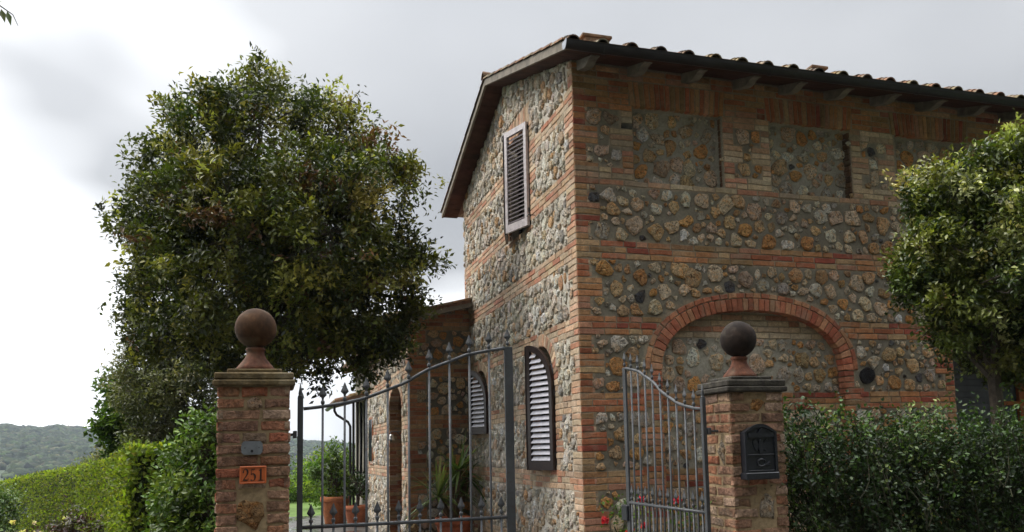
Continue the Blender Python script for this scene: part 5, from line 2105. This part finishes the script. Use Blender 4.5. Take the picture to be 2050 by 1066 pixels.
# ------------------------------------------------------------------ potted and bedding plants
def pot(label, c, r, h, tint=(.50, .19, .085), group='terracotta pots'):
    root = empty('terracotta_pot', c)
    MB().lathe([(r * .66, 0), (r * .70, .02), (r * .90, h * .78), (r * .92, h * .80), (r * .97, h * .82), (r * 1.0, h * .84), (r * 1.0, h * .98), (r * .97, h), (r * .88, h), (r * .86, h * .93), (r * .3, h * .92)], c, 28, tint).build('pot_body', M['terracotta'], root, smooth=True)
    MB().lathe([(r * .85, h * .90), (r * .4, h * .925), (.01, h * .93)], c, 20, (.04, .03, .02)).build('soil', M['mortar'], root)
    tag(root, label, 'plant pot', group)


y1p, y2p = (-1.62, 12.5), (-1.22, 11.4)
pot('wide terracotta pot standing at the back under the porch', (y1p[0], y1p[1], 0.0), .34, .62)
pot('shorter terracotta pot standing nearer the wing wall', (y2p[0], y2p[1], 0.0), .30, .45, (.42, .15, .08))
pot('terracotta pot holding the spiky plant by the gable wall', (-.40, 4.72, 0.0), .29, .60, (.46, .14, .07))


def bush_in(label, c, z0, blobs, n, per, L, W, pal, name='potted_shrub', mat='leaf_gloss', group=None):
    tree(name, label, [((c[0] + b[0], c[1] + b[1], z0 + b[2]), b[3]) for b in blobs], n, per, L, W, pal, [(c[0], c[1], z0 - .05), (c[0] + .02, c[1], z0 + .2), (c[0], c[1], z0 + .4)], [.03, .025, .02], n_tw=60, mat=mat, cat='shrub', group=group, spread=.11, ragged=.05)


bush_in('bushy lemon shrub growing in the wide terracotta pot', y1p, .58, [(-.25, 0, .55, .34), (.05, 0, .75, .36), (-.1, .1, .4, .38), (.3, 0, .5, .3)], 330, 12, .085, .045, 'laurel')
bush_in('thin loose shrub growing in the shorter terracotta pot', y2p, .42, [(-.1, 0, .5, .3), (.2, 0, .7, .26), (.3, -.1, .4, .22)], 110, 10, .08, .045, 'jasmine')

# spiky yucca, each long leaf its own piece
yr = empty('yucca', (-.40, 4.72, .55))
trk = MB()
heads = [(-.40, 4.72, 1.05), (-.66, 4.62, .92), (-.18, 4.78, 1.18), (-.34, 4.6, 1.30)]
for hd in heads:
    trk.tube([(-.40, 4.72, .54), ((hd[0] - .40) / 2, (hd[1] + 4.72) / 2, (hd[2] + .5) / 2), hd], [.05, .045, .035], 7, (.16, .12, .08))
trk.build('stem', M['bark'], yr)
for hd in heads:
    for k in range(30):
        el = R(-35 + 120 * rng.random())
        az_ = rng.random() * 6.283
        L = .42 + .30 * rng.random()
        d = np.array([math.cos(el) * math.cos(az_), math.cos(el) * math.sin(az_), math.sin(el)])
        s_ = unit(np.cross(d, [0, 0, 1.0]))
        V = []
        p = np.array(hd) + d * .02
        n_ = 5
        for q in range(n_ + 1):
            f = q / n_
            w = .027 * (1 - f) ** .6 * (.5 + min(1, f * 4) * .5)
            pp = p + d * L * f + np.array([0, 0, -1]) * (.16 * f * f * math.cos(el) * L / .5)
            V += [pp - s_ * w, pp + np.array([0, 0, -.004]), pp + s_ * w]
        F = []
        for q in range(n_):
            F += [(q * 3, q * 3 + 1, q * 3 + 4, q * 3 + 3), (q * 3 + 1, q * 3 + 2, q * 3 + 5, q * 3 + 4)]
        mesh_obj('leaf', V, F, M['leaf_gloss'], yr, np.tile(palette(1, [(.07, .12, .03), (.12, .18, .04), (.28, .32, .11), (.40, .38, .2)], [.42, .32, .17, .09])[0], (len(V), 1)))
tag(yr, 'spiky yucca with long drooping leaves in a terracotta pot', 'plant')

# rose with pink-red blooms against the house front
rr = empty('rose_bush', (.55, -.45, 0))
bl = [((.15, -.45, .82), .26), ((.5, -.40, .75), .28), ((.85, -.40, .85), .24), ((.35, -.4, .45), .3), ((.3, -.42, 1.02), .12)]
pos, dd_, nn_, Ls, Ws, tint, tips, out = crown(bl, 110, 10, .045, .028, *GREEN['laurel'], spread=.09, ragged=.05)
leaves_mesh('foliage', pos, dd_, nn_, Ls, Ws, tint, M['leaf_thin'], rr)
st = MB()
for b_ in bl:
    st.tube([(.5, -.4, -.02), ((b_[0][0] + .5) / 2, -.42, b_[0][2] * .5), b_[0]], [.012, .01, .006], 5, (.07, .07, .03))
st.build('stems', M['bark'], rr)
for (px, py) in ((1282, 1003), (1287, 1052), (1211, 1043), (1356, 1003), (1262, 1062)):
    t_ = (-.62 - CAM[1]) / ((at(px, py, 1) - CAM)[1])
    p = CAM + t_ * (at(px, py, 1) - CAM)
    N_ = 22
    th = rng.random(N_) * 6.28
    d2 = np.stack([np.cos(th), -.35 + .4 * np.sin(th), .5 * rng.standard_normal(N_)], 1)
    leaves_mesh('blossom', p + .012 * rng.standard_normal((N_, 3)), d2, unit(rng.standard_normal((N_, 3))), np.full(N_, .04), np.full(N_, .036), palette(N_, [(.62, .035, .07), (.66, .08, .14)], [.7, .3]), M['petal'], rr)
tag(rr, 'rose bush with pink-red blooms against the brick house front', 'rose bush')


def strap_clump(name, label, c, n, L, cols, bloom=None, group=None, cat='plant'):
    root = empty(name, c)
    V, F, T = [], [], []
    for k in range(n):
        az_ = rng.random() * 6.283
        el = R(40 + 48 * rng.random())
        Lk = L * (.6 + .5 * rng.random())
        d = np.array([math.cos(el) * math.cos(az_), math.cos(el) * math.sin(az_), math.sin(el)])
        s_ = unit(np.cross(d, [0, 0, 1.0]))
        p = np.array(c) + np.array([.16 * rng.standard_normal(), .16 * rng.standard_normal(), 0])
        o_ = len(V)
        col = palette(1, cols, [1] * len(cols), .2)[0]
        for q in range(6):
            f = q / 5
            w = .011 * (1 - f ** 2) + .001
            pp = p + d * Lk * f + np.array([math.cos(az_), math.sin(az_), -1.3]) * (.30 * f ** 2.5 * Lk)
            V += [pp - s_ * w, pp + s_ * w]
            T += [col, col]
        for q in range(5):
            a_ = o_ + q * 2
            F.append((a_, a_ + 1, a_ + 3, a_ + 2))
    mesh_obj('foliage', V, F, M['leaf_thin'], root, np.array(T))
    if bloom:
        for k in range(bloom[0]):
            p = np.array(c) + np.array([.3 * rng.standard_normal(), .3 * rng.standard_normal(), bloom[2] * (.85 + .25 * rng.random())])
            N_ = 9
            th = rng.random(N_) * 6.28
            d2 = np.stack([np.cos(th), np.sin(th), .5 * rng.standard_normal(N_)], 1)
            leaves_mesh('blossom', np.repeat(p[None], N_, 0), d2, unit(rng.standard_normal((N_, 3))), np.full(N_, .055), np.full(N_, .04), palette(N_, [bloom[1]], [1], .1), M['petal'], root)
            MB().tube([(p[0], p[1], c[2]), tuple(p)], .005, 4, (.06, .09, .03)).build('flower_stalk', M['bark'], root)
    tag(root, label, cat, group)


strap = [(.07, .12, .03), (.10, .15, .04), (.05, .09, .03)]
p = at(85, 1066, 13)
strap_clump('iris_clump', 'cream-flowered iris clump at the foot of the hedge, outer one', (p[0], p[1], 0), 60, .72, strap, (6, (.72, .64, .40), .66), 'irises by the hedge')
p = at(50, 1075, 12.5)
strap_clump('iris_clump', 'cream-flowered iris clump nearest the frame edge', (p[0], p[1], 0), 50, .62, strap, (3, (.72, .64, .40), .56), 'irises by the hedge')
for (px, lab) in ((330, 'daylily clump with arching leaves closest to the laurel bush'), (270, 'middle daylily clump with arching leaves below the hedge'), (215, 'daylily clump with arching leaves beside the red-leaved shrub')):
    p = at(px, 1066, 9.0 + (330 - px) * .012)
    strap_clump('daylily_clump', lab, (p[0], p[1], 0), 90, .98, strap, None, 'daylilies below the hedge')
p = at(140, 1045, 12)
bl = [((p[0], p[1], .75), .26), ((p[0] + .15, p[1], .6), .26), ((p[0] - .15, p[1], .55), .24)]
GREEN['red'] = ([(.10, .035, .03), (.06, .03, .025), (.07, .06, .025)], [.4, .3, .3])
tree('red_shrub', 'dark red-leaved shrub between the irises and the daylilies', bl, 160, 11, .06, .03, 'red', [(p[0], p[1], -.05), (p[0], p[1], .3), (p[0], p[1], .5)], [.02, .018, .015], n_tw=20, cat='shrub', spread=.09)
p = at(-20, 1010, 17)
bl = [((p[0], p[1], .55), .55), ((p[0] - .5, p[1], .5), .6), ((p[0] + .15, p[1] + .2, .95), .32)]
tree('garden_bush', 'rounded green bush at the outer end of the hedge', bl, 560, 12, .07, .035, 'maple', [(p[0], p[1], -.1), (p[0], p[1], .3), (p[0], p[1], .5)], [.04, .03, .02], n_tw=40, cat='bush', spread=.12)

# shrubs across the lawn, seen through the gate, and trees behind the hedge
for (px, py, d, r, lab, pal, nm) in [(612, 975, 30, .95, 'dark rounded shrub across the lawn beside the gate post', 'laurel', 'garden_shrub'),
                                     (655, 955, 31.5, .9, 'lighter rounded shrub across the lawn right of the dark one', 'hedge', 'garden_shrub'),
                                     (685, 945, 26, .9, 'tall leafy shrub rising behind the potted lemon', 'laurel', 'garden_shrub'),
                                     (560, 965, 32, 1.0, 'broad shrub across the lawn behind the numbered pillar', 'laurel', 'garden_shrub'),
                                     (195, 935, 38, .85, 'pale rounded tree showing just over the hedge top', 'grey', 'garden_tree')]:
    p = at(px, py, d)
    bl = [(p, r), (p + np.array([.5 * r, 0, -.35 * r]), r * .8), (p + np.array([-.55 * r, 0, -.3 * r]), r * .8), (p + np.array([0, 0, -.8 * r]), r)]
    tree(nm, lab, bl, 520, 11, .12, .065, pal, [(p[0], p[1], -.35), (p[0], p[1], p[2] - r), (p[0], p[1], p[2] - r * .5)], [.07, .06, .04], n_tw=0, mat='leaf_thin', cat='shrub' if nm == 'garden_shrub' else 'tree', spread=.2)

# woods on the far hillside
ico_v, ico_f = [], []
ph = (1 + 5 ** .5) / 2
iv = unit(np.array([(-1, ph, 0), (1, ph, 0), (-1, -ph, 0), (1, -ph, 0), (0, -1, ph), (0, 1, ph), (0, -1, -ph), (0, 1, -ph), (ph, 0, -1), (ph, 0, 1), (-ph, 0, -1), (-ph, 0, 1)], float))
jf = [(0, 11, 5), (0, 5, 1), (0, 1, 7), (0, 7, 10), (0, 10, 11), (1, 5, 9), (5, 11, 4), (11, 10, 2), (10, 7, 6), (7, 1, 8), (3, 9, 4), (3, 4, 2), (3, 2, 6), (3, 6, 8), (3, 8, 9), (4, 9, 5), (2, 4, 11), (6, 2, 10), (8, 6, 7), (9, 8, 1)]
vv = [tuple(p) for p in iv]
cache = {}


def midp(a_, b_):
    k = (min(a_, b_), max(a_, b_))
    if k not in cache:
        q = np.array(vv[a_]) + np.array(vv[b_])
        vv.append(tuple(q / np.linalg.norm(q)))
        cache[k] = len(vv) - 1
    return cache[k]


nf = []
for a_, b_, c_ in jf:
    x, y, z = midp(a_, b_), midp(b_, c_), midp(c_, a_)
    nf += [(a_, x, z), (b_, y, x), (c_, z, y), (x, y, z)]
iv, jf = np.array(vv[:12]), np.array(jf)
NT = 20000
az_ = np.radians(-17 + 30 * rng.random(NT))
r_ = 560 + 720 * rng.random(NT) ** .8
dens = np.array([mnoise.noise(Vector((a_ * 30, b_ * .006, 0))) for a_, b_ in zip(az_, r_)])
ok = (r_ > 640) | (dens > -.25)
az_, r_ = az_[ok], r_[ok]
NT = len(az_)
cr_ = np.stack([CAM[0] + r_ * np.sin(az_), CAM[1] + r_ * np.cos(az_), terrain_h(r_, az_) + 1.2], 1)
sz = 1.7 + 2.0 * rng.random(NT) ** 1.5
V = cr_[:, None, :] + iv[None] * (1 + .22 * rng.standard_normal((NT, len(iv), 1))) * sz[:, None, None] * np.array([1, 1, .95])
F = (np.arange(NT)[:, None, None] * len(iv) + jf[None]).reshape(-1, 3)
T = np.repeat(palette(NT, [(.036, .05, .022), (.05, .07, .026), (.026, .035, .018), (.07, .075, .036)], [.4, .25, .2, .15], .2), len(iv), 0)
woods = mesh_obj('forest', V.reshape(-1, 3), F, mat_plain('forest_foliage', (1, 1, 1), .9, .4, .5, .1, tinted=True), None, T, True)
tag(woods, 'distant woods covering the far hillside', 'forest', kind='stuff')

# ------------------------------------------------------------------ unseen trees added behind the camera to block low sky
tbr = empty('tree_belt', (-1, -16.5, 0))
NB = 46000
bx_ = -17 + 48 * rng.random(NB)
bh = 10.6 + 1.2 * np.sin(bx_ * .9) + .8 * np.sin(bx_ * 2.3 + 1)
zz = rng.random(NB) ** .7
bz_ = .2 + zz * bh
dep = 1.6 * (1 - .45 * zz ** 2)
by_ = -15.8 + dep * (rng.random(NB) ** .5) * rng.choice([-1, 1], NB, p=[.25, .75])
pos = np.stack([bx_, by_, bz_], 1)
leaves_mesh('foliage', pos, unit(rng.standard_normal((NB, 3))), unit(rng.standard_normal((NB, 3)) + np.array([0, .6, .6])), .34 * (.7 + .6 * rng.random(NB)), .2 * (.7 + .6 * rng.random(NB)), palette(NB, *GREEN['oak'], .2), M['leaf'], tbr)
tk = MB()
for k in range(12):
    x = -15.5 + 4 * k
    tk.tube([(x, -15.8, -.05), (x + .1, -15.8, 4), (x, -15.8, 8)], [.2, .15, .08], 7, (.09, .075, .06))
tk.build('trunks', M['bark'], tbr)
tag(tbr, 'unseen dense belt of trees added behind the camera to block low sky', 'trees', kind='stuff')

# ------------------------------------------------------------------ haze
hz = MB()
hz.box((-1600, -1600, -32), (1600, 1600, 95))
hm = bpy.data.materials.new('haze')
hm.use_nodes = True
hn_, hl_ = hm.node_tree.nodes, hm.node_tree.links
hn_.clear()
ho = hn_.new("ShaderNodeOutputMaterial")
pvn = hn_.new("ShaderNodeVolumePrincipled")
pvn.inputs['Color'].default_value = (.74, .85, 1.0, 1)
pvn.inputs['Density'].default_value = 0.00022
hl_.new(pvn.outputs[0], ho.inputs['Volume'])
haze = hz.build('haze', hm)
tag(haze, 'thin blue haze lying over the valley', 'haze', kind='stuff')
